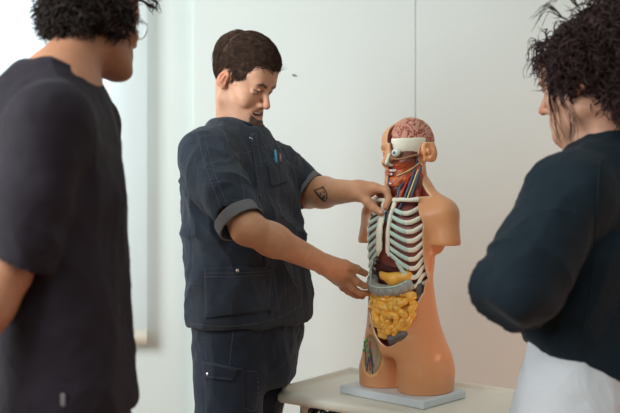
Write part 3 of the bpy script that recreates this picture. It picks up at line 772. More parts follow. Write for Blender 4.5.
# groin vessels
for pts, r_, mm, nm in [([(-.034, -.088, .128), (-.040, -.080, .10), (-.052, -.074, .07), (-.060, -.070, .045)], .0022, 'vein', 'groin_vein'),
                        ([(-.034, -.088, .126), (-.040, -.080, .10), (-.040, -.074, .07), (-.038, -.072, .042)], .0020, 'vein', 'groin_vein'),
                        ([(-.036, -.087, .12), (-.032, -.082, .09), (-.030, -.078, .06)], .0018, 'vein', 'groin_vein'),
                        ([(-.030, -.091, .130), (-.036, -.084, .108), (-.046, -.074, .075), (-.048, -.070, .048)], .0018, 'artery', 'groin_artery'),
                        ([(-.060, -.078, .12), (-.062, -.072, .09), (-.064, -.068, .058)], .0016, 'vein', 'groin_vein')]:
    mp(nm, tubes(crm(pts, 20), r_, 8), M[mm])
for k_, (x, z) in enumerate([(-.050, .116), (-.058, .108), (-.048, .100), (-.062, .122), (-.054, .128), (-.042, .090), (-.066, .100)]):
    mp('lymph_node', snet([ell((x, -.080+abs(x+.045)*.25, z), (.0036, .003, .0046), k=0)], .0012), M['green'])
# ------------------------------------------------------------------ people
class Head:
    def __init__(s, c, fwd, roll=0.0, sc=1.0): s.c = np.asarray(c); s.R = frame(unit(fwd), roll); s.s = sc
    def w(s, *p): return s.c+s.R@(np.array(p, float)*s.s)
    def W(s, P): return s.c+(np.asarray(P)@s.R.T)*s.s
    def L(s, V): return (V-s.c)@s.R/s.s
    def E(s, c, r, k=0.012, op='u', R=None): return ell(s.w(*c), np.array(r)*s.s, s.R if R is None else s.R@R, k*s.s, op)
    def C(s, a, b, ra, rb=None, k=0.012, op='u'): return cap(s.w(*a), s.w(*b), ra*s.s, None if rb is None else rb*s.s, k*s.s, op)

SK = np.array([.63, .335, .215])
def face_cols(h, C, beard=0.0, base=SK, lipc=(.45, .16, .13)):
    x, y, z = h[:, 0], h[:, 1], h[:, 2]; ax = np.abs(x); fr = y < -.055
    C = mixc(C, base*np.array([1.08, .80, .76]), sst(.03, .0, np.sqrt((ax-.042)**2+(z+.03)**2+(y+.065)**2))*.7)
    C = mixc(C, base*np.array([1.05, .72, .66]), sst(.026, .008, np.sqrt(x**2+(y+.112)**2+(z+.034)**2))*.6)
    C = mixc(C, base*np.array([1.05, .66, .58]), sst(.026, .012, np.sqrt((ax-.082)**2+(y-.014)**2+(z+.004)**2)*.8)*.7)
    if beard:
        hair = np.array([.045, .026, .018])
        jaw = sst(-.045, -.075, z)*sst(.035, .0, y)*sst(-.15, -.125, z)
        side = sst(-.018, .0, y+0)*0
        C = mixc(C, base*np.array([.72, .66, .64]), jaw*.55*beard)
        st = sst(.03, .0, np.abs(y-.0))*(z < .01)*(z > -.1)*sst(.05, .065, ax)
        C = mixc(C, base*np.array([.7, .62, .6]), st*.5*beard)
        nn = noise3(h*np.array([1., 1., 1.]), 160, 4)*.10
        d = np.sqrt((ax/.040)**2+((z+.092)/.045)**2)+nn
        li = np.sqrt((ax/.031)**2+((z+.066)/.0135)**2)+nn*.5
        goat = sst(1.05, .82, d)*sst(.95, 1.15, li)*sst(-.040, -.052, z)*(y < -.04)
        goat *= np.where(z > -.06, .75, 1)
        C = mixc(C, hair, np.clip(goat, 0, 1)*.92*beard)
    d = np.abs(z+.066); lip = sst(.011, .007, np.sqrt((x/2.6)**2+(z+.0665)**2))*(y < -.078)
    C = mixc(C, lipc, lip*.85)
    inm = sst(.010, .007, np.sqrt((x/2.9)**2+(z+.065)**2))*sst(-.0985, -.0965, y)*(y < -.07)*beard
    C = mixc(C, (.06, .012, .01), inm)  # shade inside the open mouth, put into the skin colour
    bz = .021+.006*np.clip((ax-.015)/.02, 0, 1)-.010*np.clip((ax-.036)/.02, 0, 1)
    brow = sst(.0062, .0030, np.abs(z-bz))*sst(.052, .045, ax)*sst(.008, .014, ax)*(y < -.05)
    C = mixc(C, (.05, .028, .02), brow*.9)
    lash = sst(.0030, .0014, np.abs(z-.0035+((ax-.031)*9)**2*.02))*sst(.018, .014, np.abs(ax-.031))*(y < -.07)
    C = mixc(C, (.04, .02, .02), lash*.85)
    return C

def hand_prims(wr, fingers, thumb, palm=(), rw=.026):
    """wr wrist; fingers: list of [MCP, PIP, DIP, TIP]; thumb [CMC, MCP, IP, TIP]"""
    P = []
    for q, f in enumerate(fingers):
        g_ = [.0098, .0100, .0094, .0084][q] if q < 4 else .009
        P.append(cap(wr+(f[0]-wr)*.12, f[0], .0165, .0125, k=.018))
    for a, b, ra, rb in palm: P.append(cap(a, b, ra, rb, k=.016))
    P.append(cap(thumb[0], thumb[1], .0150, .0125, k=.014))
    for q, f in enumerate(fingers):
        g_ = [.0098, .0100, .0094, .0084][q]
        P += [cap(f[0], f[1], g_*1.12, g_, k=.0055), cap(f[1], f[2], g_*1.0, g_*.9, k=.003), cap(f[2], f[3], g_*.90, g_*.80, k=.003),
              ell(f[1], (g_*1.08,)*3, k=.003)]
    P += [cap(thumb[1], thumb[2], .0122, .0108, k=.006), cap(thumb[2], thumb[3], .0108, .0090, k=.003), ell(thumb[2], (.0114,)*3, k=.003)]
    return P

def nail(root, par, P, tip, base, look, r):
    """a thin nail plate on the side of a fingertip that faces 'look'"""
    d = unit(tip-base); n = look-d*(look@d); n = unit(n); b = np.cross(d, n)
    c = tip+d*r*.15+n*r*.86
    R = np.stack([b, d, n], 1)
    V, Q = snet([ell(c, (r*.62, r*.82, r*.16), R, k=0)], .0009)
    mk('fingernail', V, Q, M['nail'], root, parent=par)
M['nail'] = mat('fingernail', (.66, .40, .31), 0.3)

def sleeve_trim(c, d, L=.16, r=.085):
    """removes everything beyond a plane at c facing d, within reach r"""
    return grp([cap(c-d*.0, c+d*L, r, k=0), half(c, -d, k=0)], k=.002, op='s')

def clothes(name, prims, h, m, root, par, fold_fn, clip=None, hi=None):
    V, Q = snet(prims, h, hi=hi)
    N_ = vnorm(V, Q); V = V+N_*fold_fn(V, N_)[:, None]
    return mk(name, V, Q, m, root, parent=par), V, Q

class Surf:
    """drapes small details on the mesh of a garment"""
    def __init__(s, *VQ):
        V, Q = cat(*VQ); s.t = BVHTree.FromPolygons([tuple(v) for v in V], [tuple(q) for q in Q])
    def hit(s, px, py, off=0.0):
        d = at(px, py, 1.0)-V3(0, 0, CH); d = unit(d)
        r = s.t.ray_cast(Vector((0, 0, CH)), Vector(d))
        if r[0] is None: return None, None
        n = np.array(r[1]); n = n if n@d < 0 else -n
        return np.array(r[0])+n*off, n
    def line(s, pts, n, off=0.0):
        P_ = crm([(x, y, 0) for x, y in pts], n); out = []
        for p in P_:
            q, _ = s.hit(p[0], p[1], off)
            if q is not None and (not out or np.linalg.norm(q-out[-1]) < .12): out.append(q)
        return np.array(out)
    def patch(s, quad, nu, nv, off, th=.003):
        """quad of four picture corners (tl, tr, br, bl), returned as a closed thin shell"""
        q = np.array(quad, float); G = []
        for j in range(nv):
            for i in range(nu):
                u, v = i/(nu-1), j/(nv-1); p = (q[0]*(1-u)+q[1]*u)*(1-v)+(q[3]*(1-u)+q[2]*u)*v
                h_, n_ = s.hit(p[0], p[1], 0)
                G.append((h_, n_))
        ok = [g_ for g_ in G if g_[0] is not None]; md = np.median([g_[0][1] for g_ in ok])
        mn = unit(np.mean([g_[1] for g_ in ok], 0))
        H = np.array([g_[0] if g_[0] is not None else ok[0][0] for g_ in G])
        # relax depth
        Y_ = H[:, 1].reshape(nv, nu)
        T = H+mn*(off+th); B = H-mn*.002
        V = np.concatenate([T, B]); i = np.arange(nu-1)[None]; j = np.arange(nv-1)[:, None]; m_ = nu*nv
        top = np.stack([j*nu+i, (j+1)*nu+i, (j+1)*nu+i+1, j*nu+i+1], -1).reshape(-1, 4)
        Qs = [top, top[:, ::-1]+m_]
        def edge(ids): 
            ids = np.array(ids); a, b = ids[:-1], ids[1:]; Qs.append(np.stack([a, b, b+m_, a+m_], 1))
        edge([i_ for i_ in range(nu)]); edge([j_*nu+nu-1 for j_ in range(nv)]); edge([(nv-1)*nu+i_ for i_ in range(nu)][::-1]); edge([j_*nu for j_ in range(nv)][::-1])
        return V, np.concatenate(Qs)
def shoe(root, par, ank, d, m=None):
    d = unit(V3(d[0], d[1], 0)); a = V3(ank[0], ank[1], 0)
    V, Q = snet([cap(a+V3(0, 0, .05)-d*.03, a+d*.14+V3(0, 0, .032), .040, .032, k=.02), cap(a+V3(0, 0, .06), a+V3(0, 0, .10), .042, .04, k=.02), half((0, 0, .012), (0, 0, -1))], .005)
    o = mk('shoe', V, Q, m or M['shoe'], root, parent=par)
    V, Q = snet([grp([cap(a+V3(0, 0, .03)-d*.035, a+d*.145+V3(0, 0, .03), .043, .036, k=0)]), half((0, 0, .001), (0, 0, -1)), half((0, 0, .022), (0, 0, 1))], .004)
    mk('sole', V, Q, M['sole'], root, parent=o)

# ================================================= the man in the navy work shirt
f3 = unit(V3(.80, -.60, 0)); ax = V3(.6, .8, 0); yawm = math.atan2(.8, .6)
ps = math.radians(60); pt = math.radians(27)
H = Head(at(242.5, 81.5, 2.31), (math.sin(ps)*math.cos(pt), -math.cos(ps)*math.cos(pt), -math.sin(pt)), roll=math.radians(-3), sc=.87)
man = empty('person', tuple(V3(*at(245, 200, 2.32)[:2], 0)), 0, 'bearded man in navy work shirt and cargo trousers fitting the model chest plate', 'person')
RS, RE, RW = at(207, 156, 2.17), at(247, 228, 2.03), at(322, 263, 2.205)
LS, LE, LW = at(278, 166, 2.43), at(308, 193, 2.50), at(356, 191, 2.285)
neck0 = at(234, 128, 2.33)
hpm = head_prims(H.E, H.C, smile=True)
bodyp = hpm[:6]+[cap(H.w(0, .025, -.03), neck0, .048, .049, k=.02), cap(H.w(0, -.03, -.085), neck0+V3(.03, -.02, .01), .034, .042, k=.03),
          cap(neck0+V3(0, 0, -.02), (RS+neck0)/2+V3(0, 0, -.015), .045, .04, k=.02), cap(neck0+V3(0, 0, -.02), (LS+neck0)/2+V3(0, 0, -.015), .045, .04, k=.02)]+hpm[6:]
tk = [(.93, 250, 2.30, .165, .105), (1.05, 250, 2.30, .162, .105), (1.15, 247, 2.31, .155, .10), (1.27, 243, 2.31, .165, .10), (1.35, 240, 2.31, .155, .09), (1.41, 238, 2.31, .11, .070)]
def tkeys(keys, g=0): return [(z, (px-310)/F*Y, Y, rx+g, ry+g) for z, px, Y, rx, ry in keys]
bodyp += [loft(tkeys(tk), yaw=yawm, k=.04, rnd=.04)]
bodyp += [cap(RS, RE, .050, .038, k=.04), cap(RE, RE+(RW-RE)*.35, .0385, .0385, k=.02), cap(RE+(RW-RE)*.3, RW, .0385, .0265, k=.02),
          cap(LS, LE, .050, .042, k=.04), cap(LE, LE+(LW-LE)*.35, .042, .0425, k=.02), cap(LE+(LW-LE)*.3, LW, .042, .0275, k=.02)]
legs = []
hipR, hipL = at(230, 318, 2.24), at(268, 316, 2.40)
knR, knL = V3(hipR[0]-.0, 2.22, .50), V3(hipL[0]-.085, 2.46, .50); anR, anL = V3(hipR[0]-.02, 2.26, .09), V3(hipL[0]-.09, 2.50, .09)
for a, b, c in ((hipR, knR, anR), (hipL, knL, anL)):
    bodyp += [cap(a, b, .080, .055, k=.03), cap(b, c, .055, .036, k=.02), cap(c-V3(0, 0, .03), c+f3*.13+V3(0, 0, -.06), .034, .024, k=.02)]
# hands
def P3(*a): return [at(*q) for q in a]
fR = [P3((350, 274, 2.262), (356.5, 281.5, 2.272), (364.5, 286, 2.285), (371.5, 286.5, 2.297)),
      P3((344.5, 280, 2.270), (352.5, 288.5, 2.282), (361, 293.5, 2.294), (369, 293, 2.304)),
      P3((339.5, 281, 2.285), (348, 291, 2.300), (356, 296, 2.312), (363, 297, 2.322)),
      P3((336, 279, 2.300), (343, 288, 2.318), (350, 293, 2.330), (356, 295, 2.338))]
tR = P3((331, 263, 2.215), (345, 264.5, 2.238), (356.5, 269, 2.262), (365, 273.5, 2.285))
fL = [P3((376, 188, 2.262), (386.5, 190.5, 2.250), (389, 199, 2.244), (385.5, 207, 2.236)),
      P3((373, 187, 2.284), (385, 190, 2.276), (389, 199, 2.268), (386, 207, 2.256)),
      P3((369, 187, 2.304), (381, 190, 2.300), (386, 198, 2.292), (383, 205, 2.282)),
      P3((366, 188, 2.322), (376, 191, 2.320), (381, 197, 2.314), (379, 203, 2.306))]
tL = P3((360.5, 194, 2.268), (368, 202.5, 2.252), (374, 208, 2.243), (380.5, 212.5, 2.233))
hands = hand_prims(RW, fR, tR, palm=[(at(332, 266, 2.23), at(343, 274, 2.262), .019, .014), (at(330, 268, 2.24), at(339, 278, 2.285), .017, .013)])
hands += hand_prims(LW, fL, tL, palm=[(at(360, 192, 2.275), at(370, 191, 2.275), .020, .015), (at(359, 190, 2.295), at(367, 190, 2.305), .018, .014)])
bodyp += hands
def man_body_cols(V):
    C = np.repeat(SK[None], len(V), 0); h = H.L(V)
    C = mixc(C, SK*np.array([1.0, .93, .82]), sst(1.35, 1.25, V[:, 2]))
    C = face_cols(h, C, beard=1.0) if True else C
    # lips only belong on the face: reset everything far below the chin
    far = (np.linalg.norm(h, axis=1) > .19)
    C[far] = SK*np.array([1.0, .92, .80])
    for f in fR+fL+[tR, tL]:
        C = mixc(C, SK*np.array([1.02, .78, .66]), sst(.014, .004, np.linalg.norm(V-f[3], axis=1))*.6)
        C = mixc(C, SK*np.array([1.0, .80, .68]), sst(.012, .004, np.linalg.norm(V-f[1], axis=1))*.5)
    return C
zc = H.w(0, 0, -.125)[2]-.05
pieces = [snet(bodyp, .0062, hi=V3(9, 9, zc+.004))]
pieces += [snet(bodyp, .0021, lo=V3(-9, -9, zc))]
# fine forearms and hands replace the coarse ones
def boxcut(VQ, lo, hi):
    V, Q = VQ; c = V[Q].mean(1); keep = ~((c > lo).all(1) & (c < hi).all(1)); Q = Q[keep]
    u = np.unique(Q); mp_ = np.full(len(V), -1); mp_[u] = np.arange(len(u)); return V[u], mp_[Q]
bA = (np.minimum(RE, RW)-V3(-.03, .2, .10), np.maximum(RW, fR[0][3])+V3(.06, .12, .05)); bB = (np.minimum(LE, LW)+V3(.0, -.14, -.09), np.maximum(LE, LW)+V3(.12, .05, .06))
for b in (bA, bB):
    pieces[0] = boxcut(pieces[0], b[0]+.006, b[1]-.006); pieces[1] = boxcut(pieces[1], b[0]+.006, b[1]-.006)
    pieces.append(snet(bodyp, .0022, lo=b[0], hi=b[1]))
V, Q = cat(*pieces)
h = H.L(V); N_ = vnorm(V, Q)
# slight goatee relief
d = np.sqrt((np.abs(h[:, 0])/.030)**2+((h[:, 2]+.100)/.026)**2); t_ = sst(1.1, .7, d)*(h[:, 1] < -.05)*(np.abs(h[:, 2]) < .2)
V = V+N_*(t_*(.003+.0012*noise3(V, 420, 2)))[:, None]
mbody = mk('body', V, Q, M['skin'], man, col=man_body_cols(V))
camd = lambda p: unit(V3(0, 0, CH)-p)
for f in (fR[0], fR[1], tR): nail(man, mbody, None, f[3], f[2], unit(camd(f[3])+V3(.0, 0, 1.1)), .0085)
nail(man, mbody, None, tL[3], tL[2], unit(camd(tL[3])+V3(-.2, 0, .6)), .0088)
# eyes and teeth
for s in (-1, 1):
    V, Q = snet([H.E((s*.031, -.0765, -.001), (.0132, .0132, .0132), k=0), half(H.w(0, 0, -.0008), H.R[:, 2], k=0), half(H.w(0, 0, -.0042), -H.R[:, 2], k=0)], .001); hh = H.L(V)-np.array([s*.031, -.0765, -.001])
    dd = unit(V3(0, -1, -.35)); r_ = np.linalg.norm(hh-np.outer(hh@dd, dd), axis=1)
    Ce = np.repeat(np.array([[.33, .28, .25]]), len(V), 0); Ce = mixc(Ce, (.05, .03, .02), sst(.0062, .005, r_)*(hh@dd > 0))
    mk('eyeball', V, Q, M['eye'], man, parent=mbody, col=Ce)
tt = [H.E((s_*.0042*(1+0*abs(s_))+s_*.0026, -.0950+.0011*abs(s_)**1.7, -.0625), (.0037, .003, .0062), k=0) for s_ in (-2.5, -1.5, -.5, .5, 1.5, 2.5)]
mk('teeth', *snet(tt, .001), M['teeth'], man, parent=mbody)

def unit_rows(A): return A/(np.linalg.norm(A, axis=1)[:, None]+1e-9)
def short_hair(H, root, par, m, seed=1, top=.015):
    """short swept hair: a cap that follows the skull with a hairline, plus lying strands"""
    def inside(P):
        x, y, z = P[:, 0], P[:, 1], P[:, 2]; a = np.abs(x)
        front = z-(.060+.022*sst(-.06, -.09, y)-.30*np.clip(a-.030, 0, 1)*1.0)     # hairline above the forehead
        side = np.where(y < -.040, front, np.where(y < -.012, z+.018, np.where(y < .026, z-.030-.0*y, z+.052+.25*(y-.03))))
        return side
    P = []
    def hf_(X, Y, Z):
        p = np.stack([X-H.c[0]+0*Y+0*Z, Y-H.c[1]+0*X+0*Z, Z-H.c[2]+0*X+0*Y], -1)@H.R/H.s
        x, y, z = p[..., 0], p[..., 1], p[..., 2]
        t = .0065+top*sst(.03, .115, z)*(.75+.35*sst(.05, -.07, y))
        k0 = np.sqrt((x/(.0765+t*.75))**2+((y-.014)/(.0975+t*.8))**2+((z-.045)/(.0865+t))**2)
        d = (k0-1)*.085
        a = np.abs(x)
        hair_front = z-(.070-.9*np.clip(a-.040, 0, .022))
        # lower boundary as a function of y: temples, sideburn, around the ear, nape
        yy = np.array([-.12, -.075, -.058, -.046, -.030, -.012, -.006, .016, .036, .046, .07, .11]); zz = np.array([.072, .064, .042, .020, -.012, -.016, .026, .036, .022, -.020, -.048, -.052])
        low = z-np.interp(y, yy, zz)
        cut = np.minimum(np.where(y < -.05, np.minimum(hair_front+.0, low+.02), low), low)
        return np.maximum(d, -cut)*H.s
    V, Q = snet([fn(hf_, H.c-.16, H.c+.18, k=0)], .0022)
    N_ = vnorm(V, Q); h_ = H.L(V)
    V = V+N_*(.0022*noise3(h_*np.array([150, 60, 90]), 1, seed))[:, None]
    o = mk('hair', V, Q, m, root, parent=par)
    # strands
    r_ = np.random.RandomState(seed); out = ((N_@H.R)*unit_rows(h_-[0, .014, .045])).sum(1) > .35
    ids = np.where(out)[0]; ids = ids[r_.randint(0, len(ids), 13000)]
    R0 = h_[ids]; n0 = (N_[ids])@H.R
    flow = np.stack([.35*np.sin(R0[:, 0]*40)+.35, -1+0*R0[:, 0], .12+0*R0[:, 0]], 1)
    side = (R0[:, 2] < .075+r_.normal(0, .016, len(R0))); flow[side] = np.stack([0*R0[side, 0], .25*np.ones(side.sum()), -1*np.ones(side.sum())], 1)
    nap = (R0[:, 1] > .05); flow[nap & ~side] = [0.1, .25, -.9]
    flow += r_.normal(0, .28, flow.shape); flow -= n0*(flow*n0).sum(1)[:, None]; flow /= np.linalg.norm(flow, axis=1)[:, None]+1e-9
    Ln = np.where(side, .013, .026)*(.6+.8*r_.rand(len(R0))); lift = np.where(side, .34, .26)
    t = np.linspace(0, 1, 5)[None, :, None]
    pth = R0[:, None]-n0[:, None]*.001+flow[:, None]*t*Ln[:, None, None]+n0[:, None]*(np.sin(t*PI*.75)*lift[:, None, None]*Ln[:, None, None]*.6)
    # pull the ends back to the scalp ellipsoid
    V2, Q2 = tubes(H.W(pth), np.array([.00075, .0007, .0006, .0005, .0002]), 3, closed=False)
    mk('strands', V2, Q2, m, root, parent=o)
    return o
M['mhair'] = mat('brown_hair', (0.075, 0.042, 0.030), 0.7, var=0.45, vscale=90, spec=0.15)
short_hair(H, man, mbody, M['mhair'])

# trousers
hipc = tkeys([(.78, 249, 2.30, .150, .10), (.86, 250, 2.30, .160, .11), (1.0, 250, 2.30, .158, .105)])
trp = [loft(hipc, yaw=yawm, k=.03, rnd=.03)]
for a, b, c in ((hipR, knR, anR), (hipL, knL, anL)):
    trp += [cap(a-V3(0, 0, .03), b, .098, .074, k=.02), cap(b, c, .074, .058, k=.03)]
trp += [half((0, 0, .075), (0, 0, -1))]
def tf(P, N): return .0042*folds(P, (0.05, 0, 1), 13, 3.5, 3)+.0035*folds(P, (1, .3, .25), 16, 5, 8)*sst(.75, .95, P[:, 2])+.002*noise3(P, 40, 3)
trs, TV, TQ = clothes('trousers', trp, .0045, M['trouser'], man, mbody, tf)
sT = Surf((TV, TQ))
shoe(man, mbody, anR, f3); shoe(man, mbody, anL, f3)

# shirt
sk = [(.950, 250, 2.31, .203, .134), (.985, 250, 2.31, .200, .132), (1.05, 249.5, 2.30, .184, .126), (1.15, 247, 2.30, .180, .122), (1.22, 245, 2.305, .182, .120), (1.30, 243, 2.31, .184, .116), (1.36, 240, 2.31, .170, .104), (1.41, 238, 2.31, .135, .088), (1.445, 236, 2.318, .10, .088), (1.478, 235, 2.325, .082, .080)]
cR = at(241.5, 224, 2.035); dR = unit(RE-RS); dR = unit(dR+.15*unit(RW-RE)); cL = LE+(LE-LS)*.0+at(310, 191.5, 2.46)-LE; dL = unit(V3(.78, -.35, -.52))
shp = [loft(tkeys(sk), yaw=yawm, k=.03, rnd=.02),
       cap((RS+neck0)/2+V3(0, 0, -.002), RS, .050, .070, k=.05), cap((LS+neck0)/2+V3(0, 0, -.004), LS, .044, .059, k=.05),
       grp([cap(RS, RS+(cR-RS)*.5, .070, .063, k=.02), cap(RS+(cR-RS)*.5, cR+dR*.03, .063, .0535, k=.02), sleeve_trim(cR, dR, .12, .10), grp([cap(cR-dR*.03, cR+dR*.05, .048, .050, k=0)], k=.003, op='s')], k=.014),
       grp([cap(LS, cL-dL*.07, .061, .060, k=.03), cap(cL-dL*.07, cL+dL*.03, .062, .0535, k=.03), sleeve_trim(cL, dL, .12, .09), grp([cap(cL-dL*.02, cL+dL*.05, .047, .049, k=0)], k=.003, op='s')], k=.02)]
# elbow-side drape of the near sleeve
# neck opening: round with a short V down the chest
nb = neck0+V3(.012, -.004, .022)
shp += [cap(nb+V3(-.004, 0, .004), nb+V3(.012, 0, .12), .0560, .074, k=.006, op='s'), cap(at(252, 115, 2.25), at(248.5, 131, 2.20), .036, .005, k=.004, op='s')]
# side slit at the hem, near hip
shp += [grp([cap(at(196, 318, 2.24), at(197, 334, 2.24), .002, .012, k=0)], k=.003, op='s'),
        loft(tkeys([(.90, 249, 2.305, .190, .122), (.972, 249, 2.305, .188, .120)]), yaw=yawm, k=.003, op='s', rnd=.01)]
def shirt_f(P, N):
    dRs = np.linalg.norm(P-(RS+V3(.02, .06, -.09)), axis=1)
    tor = sst(.10, .16, np.abs((P-RS)@np.cross(unit(cR-RS), V3(0, 1, 0))))
    a = .0075*folds(P, (0.12, .1, 1), 13, 3.5, 21)*sst(1.36, 1.2, P[:, 2])
    b = .0060*folds(P, (1, .3, -.75), 16, 4, 5)*sst(1.42, 1.3, P[:, 2])
    c = .0085*folds(P, (-.5, .2, 1), 18, 4, 13)*np.exp(-(dRs/.13)**2)
    e = .003*folds(P, (0.5, 0, -1), 20, 7, 31)
    nc = np.minimum(np.linalg.norm(P-cR, axis=1), np.linalg.norm(P-cL, axis=1)); q_ = .15+.85*sst(.06, .12, nc)
    q_ = q_*(.35+.65*sst(.95, 1.05, P[:, 2]))
    return (1.7*(a+b+c)+e+.002*folds(P, (.2, 0, 1), 34, 12, 44)+.0014*noise3(P, 55, 4))*q_
sh, SV, SQ = clothes('shirt', shp, .0034, M['navy'], man, mbody, shirt_f)
sS = Surf((SV, SQ))
# grey turned-up cuffs
def cuff(c, d, R, wd, name='cuff'):
    V, Q = snet([cap(c-d*.05, c+d*.03, R, R, k=0), cap(c-d*.06, c+d*.06, R-.004, R-.004, k=.001, op='s'), half(c+d*.0035, d, k=.002), half(c-d*wd, -d, k=.002)], .0024)
    N_ = vnorm(V, Q); V = V+N_*(.0008*noise3(V, 60, 3))[:, None]
    return mk(name, V, Q, M['cuff'], man, parent=sh)
cuff(cR, dR, .0585, .028); cuff(cL, dL, .0585, .028)

def stitch(S_, pts, n, par, off=.0006, r=.00075, m='stitch', dash=True):
    L_ = S_.line(pts, n*3, off)
    if len(L_) < 4: return
    if dash:
        seg = [L_[i:i+3] for i in range(0, len(L_)-3, 5)]
        seg = np.array([s_ for s_ in seg if len(s_) == 3 and np.linalg.norm(s_[2]-s_[0]) < .03])
        V, Q = tubes(seg, r, 4)
    else: V, Q = tubes(L_, r, 6)
    o = mk('stitching', V, Q, M[m], man, parent=par); o['kind'] = 'stuff'
for pts, n in [([(222, 130), (237, 152), (252, 151), (275, 143), (288, 148)], 50), ([(238, 153), (243, 190), (247, 215)], 40),
               ([(197, 133), (205, 165), (220, 205), (228, 228)], 60), ([(204, 133), (212, 165), (226, 203), (234, 226)], 60),
               ([(183, 163), (188, 196), (192, 236), (193, 262)], 50), ([(192, 238), (197, 240), (204, 247)], 14),
               ([(256, 150), (262, 200), (268, 262), (272, 316)], 80), ([(273, 150), (279, 200), (284, 262), (286, 312)], 80),
               ([(190, 323), (215, 326), (245, 325), (280, 317), (312, 298)], 70), ([(291, 262), (296, 312)], 24)]:
    stitch(sS, pts, n, sh)
# placket, snaps
def snap(S_, px, py, r, par, m='steel', nm='snap_button'):
    p, n = S_.hit(px, py, .001)
    if p is None: return
    a = unit(np.cross(n, V3(0, 0, 1))); b = np.cross(n, a)
    mk(nm, *snet([ell(p, (r, r, r*.5), np.stack([a, b, n], 1), k=0)], .0008), M[m], man, parent=par)
def addpatch(nm, S_, quad, nu, nv, off, m, par, th=.0025):
    V, Q = S_.patch(quad, nu, nv, off, th); o = mk(nm, V, Q, M[m], man, parent=par, smooth=True)
    return o, Surf((V, Q)), V, Q
pl, sp, _, _ = addpatch('placket', sS, [(250, 134), (257, 132), (279, 312), (269, 314)], 6, 60, .0004, 'navy', sh, .0018)
for px, py in ((252, 139), (256.5, 166), (261, 196), (265, 228), (269, 262), (272, 294)): snap(sp, px, py, .0022, pl, 'cuff' if py > 150 else 'steel')
for q in ([(251, 137), (258, 180), (266, 240), (270, 312)], [(256, 137), (264, 180), (273, 240), (278, 310)]): stitch(sp, q, 60, pl)
# breast pocket with pens
pk, spk, _, _ = addpatch('breast_pocket', sS, [(266, 161), (283, 155), (287, 182), (271, 187)], 14, 18, .0012, 'navy', sh)
stitch(spk, [(267, 164), (275, 161), (282.5, 158)], 14, pk); stitch(spk, [(268, 165), (272, 185)], 12, pk)
# lower patch pocket
lp, slp, _, _ = addpatch('lower_pocket', sS, [(204, 268), (272, 266), (270, 310), (205, 318)], 40, 28, .0022, 'navy', sh, .0035)
stitch(slp, [(205, 273), (238, 273), (271, 271)], 40, lp); stitch(slp, [(206, 274), (207, 316)], 24, lp); stitch(slp, [(270, 270), (269, 308)], 24, lp)
stitch(slp, [(205, 276.5), (238, 276.5), (271, 274.5)], 40, lp)
snap(slp, 237.5, 270.5, .0048, lp)
# trousers: cargo pocket, flap, seam
cg, scg, _, _ = addpatch('cargo_pocket', sT, [(204, 364), (243, 369), (244, 413), (206, 413)], 22, 26, .002, 'trouser', trs, .004)
fl_, sfl, _, _ = addpatch('pocket_flap', sT, [(202.5, 361), (240, 369), (234, 381), (205, 378)], 20, 10, .0062, 'trouser', trs, .003)
snap(sfl, 207.5, 374, .0046, fl_)
stitch(sfl, [(204, 363), (222, 367), (238, 371)], 26, fl_); stitch(sfl, [(206, 376), (220, 378), (233, 379.5)], 22, fl_)
stitch(sT, [(233, 332), (231, 350), (229, 366)], 24, trs); stitch(sT, [(203, 332), (206, 356), (207, 361)], 20, trs)
for q in ([(243, 372), (257, 374), (256, 408), (244, 409)],): stitch(sT, q, 40, trs)
# collar band along the neckline
def ringline(n=90):
    out = []
    for a in np.linspace(0, 2*PI, n)[:-1]:
        d = V3(math.cos(a), math.sin(a), 0); o_ = nb+V3(0, 0, .06)+d*.0
        r = sS.t.ray_cast(Vector(nb+d*.0690+V3(0, 0, .12)), Vector((0, 0, -1)))
        if r[0] is not None: out.append(np.array(r[0])+V3(0, 0, .001))
    return out
rl = ringline()
if len(rl) > 20:
    rl = np.array(rl); k_ = 5; rl2 = np.array([np.take(rl, range(i-k_, i+k_+1), axis=0, mode='wrap').mean(0) for i in range(len(rl))]); rl2 = np.vstack([rl2, rl2[:1]])
    V, Q = tubes(rl2, .0042, 8, closed=False); mk('collar', V, Q, M['navy'], man, parent=sh)
snap(sS, 250, 138, .0028, sh)

# tattoo on the far forearm: a triangle outline with a small drawing in it
armS = Surf(pieces[3])
to = None
tl = []
for pts in ([(314.2, 190.5), (323.3, 187.2)], [(314.2, 190.5), (318.5, 196.5), (324.0, 201.6)], [(323.3, 187.2), (326.6, 193.0), (326.8, 198.5), (325.0, 201.8)], [(316.5, 191.5), (320.5, 197), (324.2, 200)],
            [(322.8, 186.6), (325, 190.2)], [(319.8, 192.5), (321.2, 194.4), (320.0, 195.0)], [(323.4, 191.5), (324.6, 193.4)], [(322.2, 196.6), (324.2, 196.2), (325.6, 194.8)], [(323.2, 198.2), (325.4, 197.6)]):
    L_ = armS.line(pts, 12, .0003)
    if len(L_) > 3: tl.append(tubes(crm(L_, 12), .0017, 5))
if tl:
    to = mk('tattoo', *cat(*tl), M['ink'], man, parent=mbody)
# pens in the breast pocket: things of their own
def pen(top, bot, Yo, m, label, r=.0042):
    a, _ = sS.hit(*top, 0.006); b, _ = sS.hit(*bot, .004)
    o = mk('pen', *tubes(crm([a, a+(b-a)*.96, b], 12), np.array([.7]+[1]*10+[.5])*r, 10), M[m]); tag(o, label, 'pen')
    d = unit(b-a); n = camd(a); mk('clip', *tubes(crm([a+n*r*1.2+d*.003, a+n*r*1.4+d*.02], 6), .0011, 6), M['steel'], parent=o)
    return o
pen((273, 151), (275, 163), 0, 'pen_blue', 'blue pen clipped in the man\'s breast pocket')
pen((278, 155), (279, 163), 0, 'red_pen', 'brown pen beside the blue one in the breast pocket', .0038)
